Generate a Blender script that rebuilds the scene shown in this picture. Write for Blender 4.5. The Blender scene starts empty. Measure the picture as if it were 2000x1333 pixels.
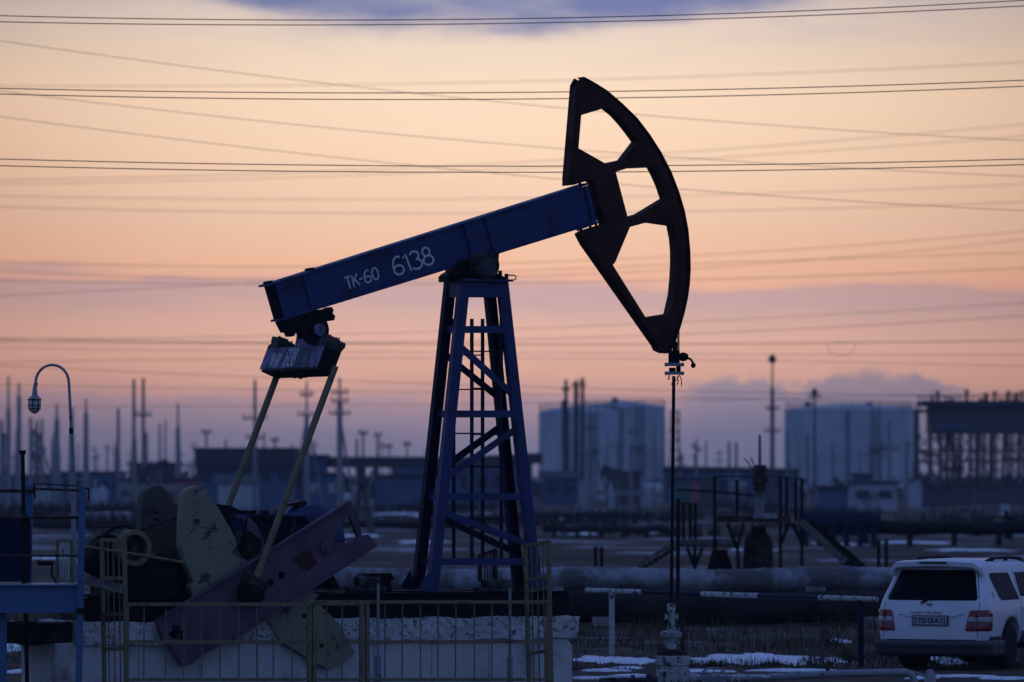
import bpy, bmesh, math, random
from mathutils import Vector, Matrix, noise
from mathutils.geometry import tessellate_polygon
random.seed(7)
C = bpy.context.scene
COL = C.collection
V = Vector
# ------------------------------------------------------------------ camera
LENS, SW = 200.0, 36.0
F = LENS / SW * 2000.0            # focal length in pixels of the 2000 px wide photograph
H, HOR = 3.25, 925.0              # camera height (m), row of the horizon
cam = bpy.data.cameras.new('camera'); cam.lens = LENS; cam.sensor_width = SW
cam.shift_y = (HOR - 666.5) / 2000.0
cam.clip_start = 1.0; cam.clip_end = 30000.0
cam.dof.use_dof = True; cam.dof.focus_distance = 85.0; cam.dof.aperture_fstop = 2.2
co = bpy.data.objects.new('camera', cam); COL.objects.link(co)
co.location = (0, 0, H); co.rotation_euler = (math.radians(90), 0, 0)
C.camera = co
C.view_settings.view_transform = 'Standard'; C.view_settings.look = 'None'
C.view_settings.exposure = 0.0; C.view_settings.gamma = 1.0
C.cycles.volume_bounces = 0; C.cycles.max_bounces = 5

def lin(r, g, b):
    f = lambda c: (c/255/12.92) if c <= 10 else ((c/255+0.055)/1.055)**2.4
    return (f(r), f(g), f(b), 1.0)

# ------------------------------------------------------------------ world: dusk sky
world = bpy.data.worlds.new('World'); C.world = world; world.use_nodes = True
nt = world.node_tree; nt.nodes.clear()
class NB:
    """tiny helper to write node maths"""
    def __init__(s, t): s.t = t
    def new(s, ty): return s.t.nodes.new(ty)
    def put(s, sock, v):
        if isinstance(v, bpy.types.NodeSocket): s.t.links.new(v, sock)
        else: sock.default_value = v
    def m(s, op, a, b=None, c=None, clamp=False):
        n = s.new('ShaderNodeMath'); n.operation = op; n.use_clamp = clamp
        s.put(n.inputs[0], a)
        if b is not None: s.put(n.inputs[1], b)
        if c is not None: s.put(n.inputs[2], c)
        return n.outputs[0]
    def ss(s, x, a, b):
        n = s.new('ShaderNodeMapRange'); n.interpolation_type = 'SMOOTHSTEP'
        s.put(n.inputs[0], x); s.put(n.inputs[1], a); s.put(n.inputs[2], b)
        return n.outputs[0]
    def mix(s, f, a, b, bt='MIX'):
        n = s.new('ShaderNodeMix'); n.data_type = 'RGBA'; n.blend_type = bt
        s.put(n.inputs[0], f); s.put(n.inputs[6], a); s.put(n.inputs[7], b)
        return n.outputs[2]
    def ramp(s, x, stops, interp='LINEAR'):
        n = s.new('ShaderNodeValToRGB'); r = n.color_ramp; r.interpolation = interp
        while len(r.elements) < len(stops): r.elements.new(0.5)
        for e, (p, c) in zip(r.elements, stops): e.position = p; e.color = c
        s.put(n.inputs[0], x); return n.outputs[0]
    def noise(s, vec, scale, detail=4, rough=0.55, dist=0.0):
        n = s.new('ShaderNodeTexNoise'); s.put(n.inputs['Vector'], vec)
        n.inputs['Scale'].default_value = scale; n.inputs['Detail'].default_value = detail
        n.inputs['Roughness'].default_value = rough; n.inputs['Distortion'].default_value = dist
        return n.outputs['Fac']
    def comb(s, x, y, z):
        n = s.new('ShaderNodeCombineXYZ'); s.put(n.inputs[0], x); s.put(n.inputs[1], y); s.put(n.inputs[2], z)
        return n.outputs[0]
B = NB(nt)
tc = B.new('ShaderNodeTexCoord'); sp = B.new('ShaderNodeSeparateXYZ')
nt.links.new(tc.outputs['Generated'], sp.inputs[0])
dx, dy, dz = sp.outputs
yy = B.m('MAXIMUM', dy, 0.05)
a = B.m('MULTIPLY', B.m('DIVIDE', dx, yy), F/1000)       # azimuth, +-1 across the photographed piece of sky
t = B.m('MULTIPLY', B.m('DIVIDE', dz, yy), F/1000)       # elevation, 0 at the horizon
cv = B.comb(B.m('MULTIPLY', a, 1.3), B.m('MULTIPLY', t, 9.0), 0.3)
n1 = B.m('SUBTRACT', B.noise(cv, 1.6, 5, 0.6), 0.5)
n1b = B.m('SUBTRACT', B.noise(B.comb(B.m('MULTIPLY', a, 5.0), B.m('MULTIPLY', t, 26.0), 9.0), 1.3, 6, 0.65), 0.5)
tw = B.m('ADD', B.m('ADD', t, B.m('MULTIPLY', n1, 0.085)), B.m('ADD', B.m('MULTIPLY', n1b, .03), B.m('MULTIPLY', a, .012)))
stops = [(0.0, (132,126,148)), (.055, (156,142,158)), (.10, (174,150,160)), (.135, (192,156,158)), (.155, (218,168,154)),
 (.19, (236,180,154)), (.27, (238,188,166)), (.305, (228,182,166)), (.335, (213,176,170)), (.368, (212,172,168)), (.377, (244,186,158)), (.42, (250,196,162)),
 (.49, (246,204,174)), (.62, (255,218,186)), (.74, (255,223,193)), (.83, (243,218,194)), (.90, (228,208,196)), (.97, (206,196,196)), (1.3, (170,170,192))]
K = 1/1.3
warm = B.ramp(B.m('MULTIPLY', tw, K), [(p*K, lin(*c)) for p, c in stops])
# lumpy cloud bank low on the right
def gauss(cx, w, hgt):
    q = B.m('DIVIDE', B.m('SUBTRACT', a, cx), w)
    return B.m('MULTIPLY', B.m('EXPONENT', B.m('MULTIPLY', B.m('MULTIPLY', q, q), -1.0)), hgt)
def plat(cx, w, hgt, p=4.0):
    q = B.m('ABSOLUTE', B.m('DIVIDE', B.m('SUBTRACT', a, cx), w))
    return B.m('MULTIPLY', B.m('EXPONENT', B.m('MULTIPLY', B.m('POWER', q, p), -1.0)), hgt)
top = B.m('ADD', B.m('ADD', B.m('ADD', plat(.42, .12, .043), gauss(.44,.06,.018)), B.m('ADD', plat(.72, .19, .050), gauss(.69,.12,.022))), .134)
nb = B.m('SUBTRACT', B.noise(B.comb(B.m('MULTIPLY', a, 17), B.m('MULTIPLY', t, 26), 5.0), 1.0, 7, 0.72), 0.5)
top = B.m('ADD', top, B.m('MULTIPLY', nb, .11))
bank = B.ss(B.m('SUBTRACT', top, t), -0.004, 0.020)
bank = B.m('MULTIPLY', bank, B.ss(a, .24, .40))
bankc = B.ramp(B.m('MULTIPLY', t, 4), [(0, lin(130,128,150)), (.4, lin(148,136,156)), (.7, lin(162,146,160)), (1, lin(172,152,160))])
warm = B.mix(B.m('MULTIPLY', bank, .9), warm, bankc)
# blue-grey cloud at the top
n2 = B.m('SUBTRACT', B.noise(B.comb(B.m('MULTIPLY', a, 2.2), B.m('MULTIPLY', t, 9), 7.0), 1.2, 6, 0.6), 0.5)
q = B.m('ADD', a, .05)
dark = B.m('ADD', B.m('SUBTRACT', t, B.m('ADD', B.m('MULTIPLY', B.m('MULTIPLY', q, q), .17), .858)), B.m('MULTIPLY', n2, .17))
warm = B.mix(B.m('MULTIPLY', B.ss(dark, -.02, .06), .93), warm, lin(104,118,168))
n3 = B.noise(B.comb(B.m('MULTIPLY', a, 1.5), B.m('MULTIPLY', t, 6), 4.0), 1.5, 6, 0.62)
warm = B.mix(B.m('MULTIPLY', B.ss(t, .74, .95), B.m('MULTIPLY', B.ss(n3, .45, .7), .45)), warm, lin(190,182,188))
# mauve streak low on the left
st = B.m('MULTIPLY', B.ss(a, -.7, -.95), B.m('EXPONENT', B.m('MULTIPLY', B.m('POWER', B.m('DIVIDE', B.m('SUBTRACT', tw, .392), .012), 2.0), -1.0)))
warm = B.mix(B.m('MULTIPLY', st, .7), warm, lin(205,170,172))
# duller to either side: lens vignetting put into the sky colour
fall = B.m('SUBTRACT', 1.0, B.m('MULTIPLY', B.m('MINIMUM', B.m('MULTIPLY', a, a), 2.2), .24))
warm = B.mix(1.0, warm, B.comb(fall, B.m('POWER', fall, 1.25), B.m('POWER', fall, 1.4)), 'MULTIPLY')
# the rest of the dome: deep blue dusk
dome = B.ramp(B.m('MULTIPLY', B.m('ADD', dz, .1), 0.9), [(0, (.055,.07,.14,1)), (.12, (.108,.170,.385,1)), (.45, (.100,.170,.42,1)), (1, (.080,.145,.38,1))])
mk = B.m('MULTIPLY', B.m('SUBTRACT', 1.0, B.ss(dz, .09, .24)), B.ss(dy, .25, .8))
skyc = B.mix(mk, dome, warm)
bg = B.new('ShaderNodeBackground'); out = B.new('ShaderNodeOutputWorld')
nt.links.new(skyc, bg.inputs[0]); bg.inputs[1].default_value = 1.08
nt.links.new(bg.outputs[0], out.inputs[0])
# last glow of the sun below the clouds, straight ahead
sl = bpy.data.lights.new('sun', 'SUN'); sl.energy = 0.04; sl.angle = math.radians(10); sl.color = (1, .62, .42)
so = bpy.data.objects.new('sun', sl); COL.objects.link(so)
so.rotation_euler = V((0.03, -1, -0.04)).to_track_quat('-Z', 'Y').to_euler()

# ------------------------------------------------------------------ helpers
WL = {}
def setp(o, label=None, cat=None, group=None, kind=None):
    if label: o['label'] = label
    if cat: o['category'] = cat
    if group: o['group'] = group
    if kind: o['kind'] = kind
    return o
def root(name, loc, label, cat, group=None):
    o = bpy.data.objects.new(name, None); COL.objects.link(o); o.location = loc
    o.empty_display_size = .3; WL[o.name] = V(loc)
    return setp(o, label, cat, group)
class MB:
    def __init__(s): s.v = []; s.f = []; s.sm = []
    def add(s, vs, fs, smooth=False):
        o = len(s.v); s.v += [V(x) for x in vs]
        for f in fs: s.f.append([i+o for i in f]); s.sm.append(smooth)
    def hexa(s, p):   # 8 points: bottom 4 then top 4
        s.add(p, [(3,2,1,0),(4,5,6,7),(0,1,5,4),(1,2,6,5),(2,3,7,6),(3,0,4,7)])
    def box(s, c, h, ax=None):
        ax = ax or (V((1,0,0)), V((0,1,0)), V((0,0,1))); c = V(c)
        X, Y, Z = (ax[i]*h[i] for i in range(3))
        s.hexa([c-X-Y-Z, c+X-Y-Z, c+X+Y-Z, c-X+Y-Z, c-X-Y+Z, c+X-Y+Z, c+X+Y+Z, c-X+Y+Z])
    def bar(s, p0, p1, A, Bv):
        p0, p1, A, Bv = V(p0), V(p1), V(A), V(Bv)
        s.hexa([p0-A-Bv, p0+A-Bv, p0+A+Bv, p0-A+Bv, p1-A-Bv, p1+A-Bv, p1+A+Bv, p1-A+Bv])
    def tube(s, pts, r, n=8, cap=True, smooth=True):
        pts = [V(p) for p in pts]; k = len(pts); rs = r if isinstance(r, (list, tuple)) else [r]*k
        vs = []; up = None
        for i, p in enumerate(pts):
            d = (pts[min(i+1, k-1)] - pts[max(i-1, 0)]).normalized()
            if up is None:
                up = d.orthogonal().normalized()
            up = (up - d*up.dot(d)).normalized(); w = d.cross(up)
            for j in range(n):
                t_ = 2*math.pi*j/n; vs.append(p + (up*math.cos(t_) + w*math.sin(t_))*rs[i])
        fs = [(i*n+j, i*n+(j+1) % n, (i+1)*n+(j+1) % n, (i+1)*n+j) for i in range(k-1) for j in range(n)]
        s.add(vs, fs, smooth)
        if cap: s.add(vs[:n], [tuple(range(n-1, -1, -1))]); s.add(vs[-n:], [tuple(range(n))])
    def lathe(s, c, axis, prof, n=24, smooth=True):
        c, axis = V(c), V(axis).normalized(); up = axis.orthogonal().normalized(); w = axis.cross(up); vs = []
        for (r, h) in prof:
            for j in range(n):
                t_ = 2*math.pi*j/n; vs.append(c + axis*h + (up*math.cos(t_) + w*math.sin(t_))*max(r, 1e-4))
        k = len(prof)
        s.add(vs, [(i*n+j, i*n+(j+1) % n, (i+1)*n+(j+1) % n, (i+1)*n+j) for i in range(k-1) for j in range(n)], smooth)
        s.add(vs[:n], [tuple(range(n-1, -1, -1))]); s.add(vs[-n:], [tuple(range(n))])
    def disc(s, c, axis, r, half, n=28):
        b = min(.012, half*.5, r*.3)
        s.lathe(V(c)-V(axis).normalized()*half, axis, [(r-b,0),(r,b),(r,2*half-b),(r-b,2*half)], n, False)
    def prism(s, outer, vec, holes=()):
        vec = V(vec); loops = [[V(p) for p in outer]] + [[V(p) for p in h] for h in holes]
        flat = [p for l in loops for p in l]; nn = len(flat)
        tris = tessellate_polygon(loops)
        vs = flat + [p+vec for p in flat]; fs = []
        for t_ in tris:
            fs.append(tuple(t_)); fs.append(tuple(i+nn for i in reversed(t_)))
        o = 0
        for l in loops:
            m = len(l)
            for i in range(m): fs.append((o+i, o+(i+1) % m, o+(i+1) % m+nn, o+i+nn))
            o += m
        s.add(vs, fs)
    def ribbon(s, pts, side_n, w, th):
        """flat painted stroke along pts lying in the plane with normal side_n"""
        pts = [V(p) for p in pts]; N = V(side_n).normalized(); k = len(pts); closed = (pts[0]-pts[-1]).length < 1e-6
        L, R = [], []
        for i in range(k):
            p0 = pts[i-1] if i else (pts[-2] if closed else pts[0]); p1 = pts[i+1] if i < k-1 else (pts[1] if closed else pts[-1])
            d = (p1-p0).normalized(); sd = d.cross(N)*w/2
            L.append(pts[i]+sd); R.append(pts[i]-sd)
        vs = L+R+[x+N*th for x in L]+[x+N*th for x in R]; fs = []
        for i in range(k-1): fs += [(2*k+i, 2*k+i+1, 3*k+i+1, 3*k+i), (i, 2*k+i, 2*k+i+1, i+1), (k+i, k+i+1, 3*k+i+1, 3*k+i)]
        s.add(vs, fs)
    def rough(s, c, h, ax, res, amp, seed=0, freq=3.0):
        """box with a broken, lumpy surface"""
        bm = bmesh.new(); bmesh.ops.create_cube(bm, size=2)
        for e, k_ in ((0, h[0]), (1, h[1]), (2, h[2])):
            cuts = max(1, int(2*k_/res))
            es = [x for x in bm.edges if abs((x.verts[0].co-x.verts[1].co).normalized()[e]) > .9]
            bmesh.ops.subdivide_edges(bm, edges=es, cuts=cuts, use_grid_fill=True)
        vs = []
        for v in bm.verts:
            p = V(c) + ax[0]*v.co.x*h[0] + ax[1]*v.co.y*h[1] + ax[2]*v.co.z*h[2]
            q_ = p*freq + V((seed, seed*2, 0)); nv = noise.noise_vector(q_) + noise.noise_vector(q_*2.7)*.6 + noise.noise_vector(q_*7)*.3
            vs.append(p + nv*amp)
        bm.verts.index_update()
        s.add(vs, [[v.index for v in f.verts] for f in bm.faces]); bm.free()
    def build(s, name, mat, parent=None, label=None, cat=None, group=None, kind=None, bevel=0):
        if parent is not None: org = WL[parent.name]
        else:
            xs = [p.x for p in s.v]; ys = [p.y for p in s.v]; zs = [p.z for p in s.v]
            org = V(((min(xs)+max(xs))/2, (min(ys)+max(ys))/2, min(zs)))
        me = bpy.data.meshes.new(name); me.from_pydata([p-org for p in s.v], [], s.f)
        me.polygons.foreach_set('use_smooth', s.sm); me.materials.append(mat); me.update()
        bm = bmesh.new(); bm.from_mesh(me); bmesh.ops.recalc_face_normals(bm, faces=bm.faces); bm.to_mesh(me); bm.free()
        o = bpy.data.objects.new(name, me); COL.objects.link(o)
        if parent is not None: o.parent = parent
        else: o.location = org
        WL[o.name] = org
        if bevel:
            m = o.modifiers.new('bevel', 'BEVEL'); m.width = bevel; m.segments = 2; m.limit_method = 'ANGLE'
        return setp(o, label, cat, group, kind)
def single(fn, name, mat, parent=None, **k):
    m = MB(); fn(m); return m.build(name, mat, parent, **k)
def W(px, py, Y): return V(((px-1000)/F*Y, Y, H+(HOR-py)/F*Y))
def GY(py): return H*F/(py-HOR)
def G(px, py): Y = GY(py); return V(((px-1000)/F*Y, Y, 0))
EX, EY, EZ = V((1,0,0)), V((0,1,0)), V((0,0,1))

# ------------------------------------------------------------------ materials
DIM = {'blue_paint':.62,'mid_blue_paint':.75,'dark_blue_steel':.55,'oxide_red_paint':.8,'faded_pink_paint':.75,'faded_lilac_paint':.72,'dull_yellow_paint':.62,'chipped_yellow_paint':.72,'brown_yellow_paint':.5,'rusty_steel':.6,'oily_black_steel':.35,'greasy_cast_steel':.6,'frayed_grey_rag':.6,'chipped_white_paint':.85,'grey_painted_pipe':.7,'foil_clad_pipe':.74,'tarred_pipe':.45,'weathered_plank':.7,'old_snow':1.0,'grey_car_cladding':.6,'dry_grass':.6,'bare_shrub':.7,'broken_dark_concrete':.5,'licence_plate':.8,'hand_painted_white':1.0,'bare_wire':1}
DARKSPEC = ('oily_black_steel','oxide_red_paint','tarred_pipe','dark_blue_steel','bare_shrub','dry_grass','broken_dark_concrete','dark_gap','tyre_rubber')
def mat(name, base, rough=.6, metal=0., other=None, scale=3., amt=.5, sharp=.12, bump=0., bscale=20., spec=.5, fine=0.12, coat=0.):
    dm = DIM.get(name, 1.0); base = tuple(c*dm for c in base); other = tuple(c*dm for c in other) if other else None
    if name in DARKSPEC: spec = .15
    m = bpy.data.materials.new(name); m.use_nodes = True; t_ = m.node_tree; b = NB(t_)
    p = t_.nodes['Principled BSDF']; tcx = b.new('ShaderNodeTexCoord'); geo = b.new('ShaderNodeNewGeometry')
    pos = geo.outputs['Position']
    col = base+(1,)
    if fine:
        nf = b.noise(pos, scale*6, 3, .6)
        k_ = b.m('ADD', b.m('MULTIPLY', b.m('SUBTRACT', nf, .5), fine*4), 1.0)
        col = b.mix(1.0, col, b.comb(k_, k_, k_), 'MULTIPLY')
    if other:
        n_ = b.noise(pos, scale, 6, .68)
        f = b.ss(n_, 1-amt-sharp*.5, 1-amt+sharp*.5)
        col = b.mix(f, col, other+(1,))
        b.put(p.inputs['Roughness'], b.m('MULTIPLY_ADD', f, .3, rough, clamp=True))
    else: p.inputs['Roughness'].default_value = rough
    b.put(p.inputs['Base Color'], col); p.inputs['Metallic'].default_value = metal
    p.inputs['Specular IOR Level'].default_value = spec; p.inputs['Coat Weight'].default_value = coat
    if bump:
        bn = b.new('ShaderNodeBump'); bn.inputs['Strength'].default_value = bump; bn.inputs['Distance'].default_value = .02
        b.put(bn.inputs['Height'], b.noise(pos, bscale, 5, .65)); t_.links.new(bn.outputs[0], p.inputs['Normal'])
    return m
M = dict(
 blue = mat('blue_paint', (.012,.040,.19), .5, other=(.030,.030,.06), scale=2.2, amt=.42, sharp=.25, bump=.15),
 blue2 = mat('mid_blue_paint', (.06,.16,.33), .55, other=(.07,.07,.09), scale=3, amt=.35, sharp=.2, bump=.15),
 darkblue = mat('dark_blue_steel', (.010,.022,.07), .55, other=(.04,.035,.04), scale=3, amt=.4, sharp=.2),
 head = mat('oxide_red_paint', (.075,.026,.018), .6, other=(.04,.022,.016), scale=2, amt=.42, sharp=.25, bump=.15),
 pink = mat('faded_pink_paint', (.155,.085,.125), .6, other=(.10,.055,.08), scale=1.8, amt=.45, sharp=.3, bump=.2),
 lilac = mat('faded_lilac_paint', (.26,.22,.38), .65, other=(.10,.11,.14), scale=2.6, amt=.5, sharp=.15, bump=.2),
 yellow = mat('dull_yellow_paint', (.28,.23,.11), .6, other=(.12,.10,.07), scale=4, amt=.4, sharp=.2, bump=.15),
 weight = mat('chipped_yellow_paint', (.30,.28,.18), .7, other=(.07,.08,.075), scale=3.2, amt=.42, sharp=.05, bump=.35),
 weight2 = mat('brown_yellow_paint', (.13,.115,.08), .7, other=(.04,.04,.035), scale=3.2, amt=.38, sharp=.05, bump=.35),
 rust = mat('rusty_steel', (.10,.055,.04), .8, other=(.04,.025,.022), scale=5, amt=.5, bump=.3),
 black = mat('oily_black_steel', (.018,.017,.018), .5, other=(.035,.03,.028), scale=4, amt=.45, bump=.3),
 grease = mat('greasy_cast_steel', (.06,.065,.07), .6, other=(.025,.022,.02), scale=7, amt=.5, sharp=.1, bump=.3),
 rag = mat('frayed_grey_rag', (.11,.115,.10), .95, other=(.03,.035,.03), scale=9, amt=.45, bump=.9, bscale=30),
 white = mat('chipped_white_paint', (.50,.50,.48), .7, other=(.08,.07,.065), scale=9, amt=.44, sharp=.06, bump=.3),
 letter = mat('hand_painted_white', (.60,.62,.64), .8, fine=.25, scale=8),
 wash = mat('whitewashed_concrete', (.58,.57,.54), .9, other=(.20,.19,.18), scale=1.4, amt=.36, sharp=.25, bump=.5, bscale=14),
 washcap = mat('rough_whitewashed_concrete', (.56,.55,.52), .95, other=(.14,.13,.12), scale=13, amt=.43, sharp=.12, bump=1., bscale=26),
 conc = mat('weathered_concrete', (.26,.25,.24), .9, other=(.13,.12,.11), scale=2, amt=.45, bump=.4),
 brokenc = mat('broken_dark_concrete', (.10,.085,.07), .95, other=(.03,.025,.02), scale=4, amt=.5, bump=.9),
 snow = mat('old_snow', (.80,.82,.86), .6, other=(.62,.62,.64), scale=2.5, amt=.4, sharp=.3, bump=.5, bscale=16),
 pipe = mat('foil_clad_pipe', (.34,.35,.38), .45, metal=.3, other=(.16,.14,.14), scale=1.1, amt=.5, sharp=.15, bump=.5, bscale=5),
 pipe2 = mat('tarred_pipe', (.07,.055,.055), .7, other=(.035,.03,.03), scale=.9, amt=.5, sharp=.3, bump=.3, bscale=4),
 galv = mat('grey_painted_pipe', (.36,.38,.40), .5, other=(.10,.09,.09), scale=6, amt=.4, sharp=.06, bump=.3),
 plank = mat('weathered_plank', (.22,.20,.17), .9, other=(.11,.10,.09), scale=4, amt=.5, bump=.4),
 car = mat('white_car_paint', (.70,.72,.74), .38, other=(.52,.52,.52), scale=1.2, amt=.3, sharp=.5, spec=.4, fine=.03, coat=.15),
 carlow = mat('grey_car_cladding', (.075,.078,.09), .5, other=(.08,.075,.07), scale=3, amt=.45, sharp=.3),
 glass = mat('dark_tinted_glass', (.003,.003,.005), .25, fine=0, spec=.06),
 glass2 = mat('side_glass', (.012,.020,.034), .35, fine=0, spec=.03),
 rubber = mat('tyre_rubber', (.02,.02,.021), .85, other=(.06,.05,.045), scale=5, amt=.4),
 rim = mat('grey_alloy', (.22,.23,.24), .4, metal=.6, other=(.1,.09,.08), scale=6, amt=.4),
 red = mat('red_lens', (.19,.008,.008), .18, fine=0, coat=.5),
 clear = mat('clear_lens', (.36,.36,.38), .15, fine=0, coat=.5),
 plate = mat('licence_plate', (.42,.43,.45), .5, fine=.05),
 lampglass = mat('lamp_glass', (.50,.54,.55), .15, fine=.05, scale=4),
 tankm = mat('silver_tank_paint', (.52,.54,.56), .6, other=(.36,.37,.39), scale=.16, amt=.45, sharp=.3, fine=.1),
 farsteel = mat('dark_far_steel', (.07,.065,.07), .7),
 farred = mat('red_brown_steel', (.16,.08,.07), .8),
 farblue = mat('blue_cladding', (.07,.11,.20), .7, other=(.13,.15,.18), scale=.35, amt=.42, sharp=.2),
 farwhite = mat('pale_wall', (.42,.43,.46), .8, other=(.2,.2,.22), scale=.5, amt=.45),
 farcon = mat('pole_concrete', (.24,.235,.23), .9, fine=.1),
 fargreen = mat('faded_green_wall', (.08,.18,.16), .8),
 farpink = mat('faded_red_wall', (.32,.12,.13), .8),
 roof = mat('dark_roofing', (.05,.05,.055), .8),
 window = mat('far_window', (.03,.035,.05), .2, fine=0),
 wire = mat('bare_wire', (.05,.04,.035), .6, fine=0),
 grassm = mat('dry_grass', (.15,.115,.065), .95, other=(.08,.06,.04), scale=1.5, amt=.5),
 shrub = mat('bare_shrub', (.05,.04,.035), .95),
 seam = mat('dark_gap', (.01,.01,.012), .8, fine=0),
)
# ground material: dry steppe with dirty tracks and patches of thin snow
gm = bpy.data.materials.new('steppe_ground'); gm.use_nodes = True; gt = gm.node_tree; b = NB(gt)
gp = gt.nodes['Principled BSDF']; pos = b.new('ShaderNodeNewGeometry').outputs['Position']
sx = b.new('ShaderNodeSeparateXYZ'); gt.links.new(pos, sx.inputs[0])
soil = b.mix(b.ss(b.noise(pos, .12, 6, .7), .38, .62), (.085,.066,.05,1), (.155,.122,.088,1))
soil = b.mix(b.ss(b.noise(pos, 1.6, 6, .75), .4, .65), soil, (.034,.028,.025,1))
yl = b.m('LOGARITHM', b.m('MAXIMUM', sx.outputs[1], 1.0), 2.718)
pv = b.comb(b.m('DIVIDE', sx.outputs[0], b.m('MULTIPLY', sx.outputs[1], .05)), b.m('MULTIPLY', yl, 14.0), 0.0)
sn = b.noise(pos, .085, 7, .62)
sn2 = b.noise(pos, .6, 6, .7)
sm = b.ss(b.m('ADD', b.m('MULTIPLY', sn, .75), b.m('MULTIPLY', sn2, .25)), .548, .59)
sm = b.m('MULTIPLY', sm, b.ss(sx.outputs[1], 104, 125))
col = b.mix(b.m('MULTIPLY', sm, .85), soil, (.50,.51,.55,1))
b.put(gp.inputs['Base Color'], col); gp.inputs['Roughness'].default_value = .95; gp.inputs['Specular IOR Level'].default_value = .1
bn = b.new('ShaderNodeBump'); bn.inputs['Strength'].default_value = .8; bn.inputs['Distance'].default_value = .15
b.put(bn.inputs['Height'], b.noise(pos, 2.2, 7, .7)); gt.links.new(bn.outputs[0], gp.inputs['Normal'])

# ------------------------------------------------------------------ ground
def ground():
    m = MB(); ys = []; y = 20.
    while y < 6000: ys.append(y); y *= 1.035
    nx = 60; vs = []
    for y in ys:
        w = max(60, y*.9)
        for i in range(nx+1):
            x = (i/nx*2-1)*w
            k_ = min(1, max(0, (y-125)/60))
            z = noise.noise(V((x*.03, y*.03, 0)))*.25*k_ + noise.noise(V((x*.25, y*.25, 3)))*.05*k_ - .3*k_*.4
            vs.append(V((x, y, z)))
    fs = [(j*(nx+1)+i, j*(nx+1)+i+1, (j+1)*(nx+1)+i+1, (j+1)*(nx+1)+i) for j in range(len(ys)-1) for i in range(nx)]
    m.add(vs, fs, True); m.build('ground', gm, kind='structure')
ground()

# ------------------------------------------------------------------ pumpjack
TH = math.radians(27); cs, sn_ = math.cos(TH), math.sin(TH)
Y0 = 85.0; X0 = (931-1000)/F*Y0
UD, VD = V((cs, sn_, 0)), V((-sn_, cs, 0))
def UV(u, v, z): return V((X0+u*cs-v*sn_, Y0+u*sn_+v*cs, z))
def U(px, py, v):
    k_ = (px-1000)/F; u = (k_*(Y0+v*cs)-X0+v*sn_)/(cs-k_*sn_)
    Y = Y0+u*sn_+v*cs; return V((X0+u*cs-v*sn_, Y, H+(HOR-py)/F*Y))
def uco(p): d = p-V((X0, Y0, 0)); return d.dot(UD)
def P3(zx, zy): return (150+zx/3.308, 930+zy/3.308)      # enlarged crops of the photograph -> photo pixels
def P8(zx, zy): return (1060+zx/2.2206, 130+zy/2.2217)
SK = UV(0, 0, 1.2)
PJ = root('pumpjack', UV(0,0,.95), 'large blue oil pumpjack lettered 6138 with dark horsehead on white foundation', 'pumpjack')
# walking beam
bt, bb = (506.4,562), (1150,360)
vN = -.15
def beam_pt(f, g, v):   # f along 0..1, g 0 bottom..1 top
    tl, tr, bl, br = (525,557.5), (1161,356), (545,626.5), (1179,431)
    x = (bl[0]*(1-f)+br[0]*f)*(1-g)+(tl[0]*(1-f)+tr[0]*f)*g
    y = (bl[1]*(1-f)+br[1]*f)*(1-g)+(tl[1]*(1-f)+tr[1]*f)*g
    p = U(x, y, vN); return p + VD*(v-vN)
bd = (beam_pt(1,.5,0)-beam_pt(0,.5,0)).normalized(); bn_ = bd.cross(VD).normalized()
if bn_.z < 0: bn_ = -bn_
m = MB()
def flange(g, th, v0, v1, f0=0, f1=1):
    p0, p1 = beam_pt(f0, g, (v0+v1)/2), beam_pt(f1, g, (v0+v1)/2); m.bar(p0, p1, VD*((v1-v0)/2), bn_*th)
flange(0, .014, -.15, .15, 0, .985); flange(1, .014, -.15, .15, -.006, .985)
m.bar(beam_pt(.02,.5,-.105), beam_pt(.985,.5,-.105), VD*.008, bn_*.275)
m.bar(beam_pt(.02,.5,.105), beam_pt(.985,.5,.105), VD*.008, bn_*.275)
beam = m.build('walking_beam', M['blue'], PJ)
m = MB()
for f in (.105, .60, .665, .97):
    m.bar(beam_pt(f,.03,-.13), beam_pt(f,.97,-.13), VD*.017, bd*.008)
m.build('stiffener_plate', M['blue'], beam)
m = MB(); m.bar(beam_pt(.012,.03,0), beam_pt(.012,.97,0), VD*.13, bd*.02); m.build('end_shade_plate', M['seam'], beam)  # near-black plate stands in for the shade inside the open beam end
for f in (.012, .140):
    m = MB(); m.bar(beam_pt(f,1,0)+bn_*.014, beam_pt(f,1,0)+bn_*.045, VD*.10, bd*.035); m.build('lug', M['darkblue'], beam)
def arc(cx, cy, rx, ry, a0, a1, n=10): return [(cx+rx*math.cos(math.radians(a0+(a1-a0)*i/n)), cy+ry*math.sin(math.radians(a0+(a1-a0)*i/n))) for i in range(n+1)]
GLY = {  # stroke letters in a 0.56 x 1 box
 '6': [[(.50,.93),(.40,1.0),(.26,.98),(.12,.84),(.05,.6),(.03,.3)]+arc(.28,.26,.25,.26,170,530,18)],
 '1': [[(.02,.80),(.20,1.0),(.26,0)]],
 '3': [arc(.26,.76,.23,.24,155,-80,12), arc(.26,.27,.28,.27,85,-150,14)],
 '8': [arc(.28,.76,.19,.24,0,360,18), arc(.28,.27,.26,.26,0,360,18)],
 'T': [[(.0,1.0),(.50,1.0)], [(.25,1.0),(.25,0)]],
 'K': [[(.05,1.0),(.05,0)], [(.48,1.0),(.07,.46)], [(.2,.62),(.52,0)]],
 '-': [[(.02,.48),(.32,.48)]], '0': [arc(.27,.5,.24,.5,0,360,20)], '.': [[(.05,.0),(.12,.03)]],
}
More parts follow.
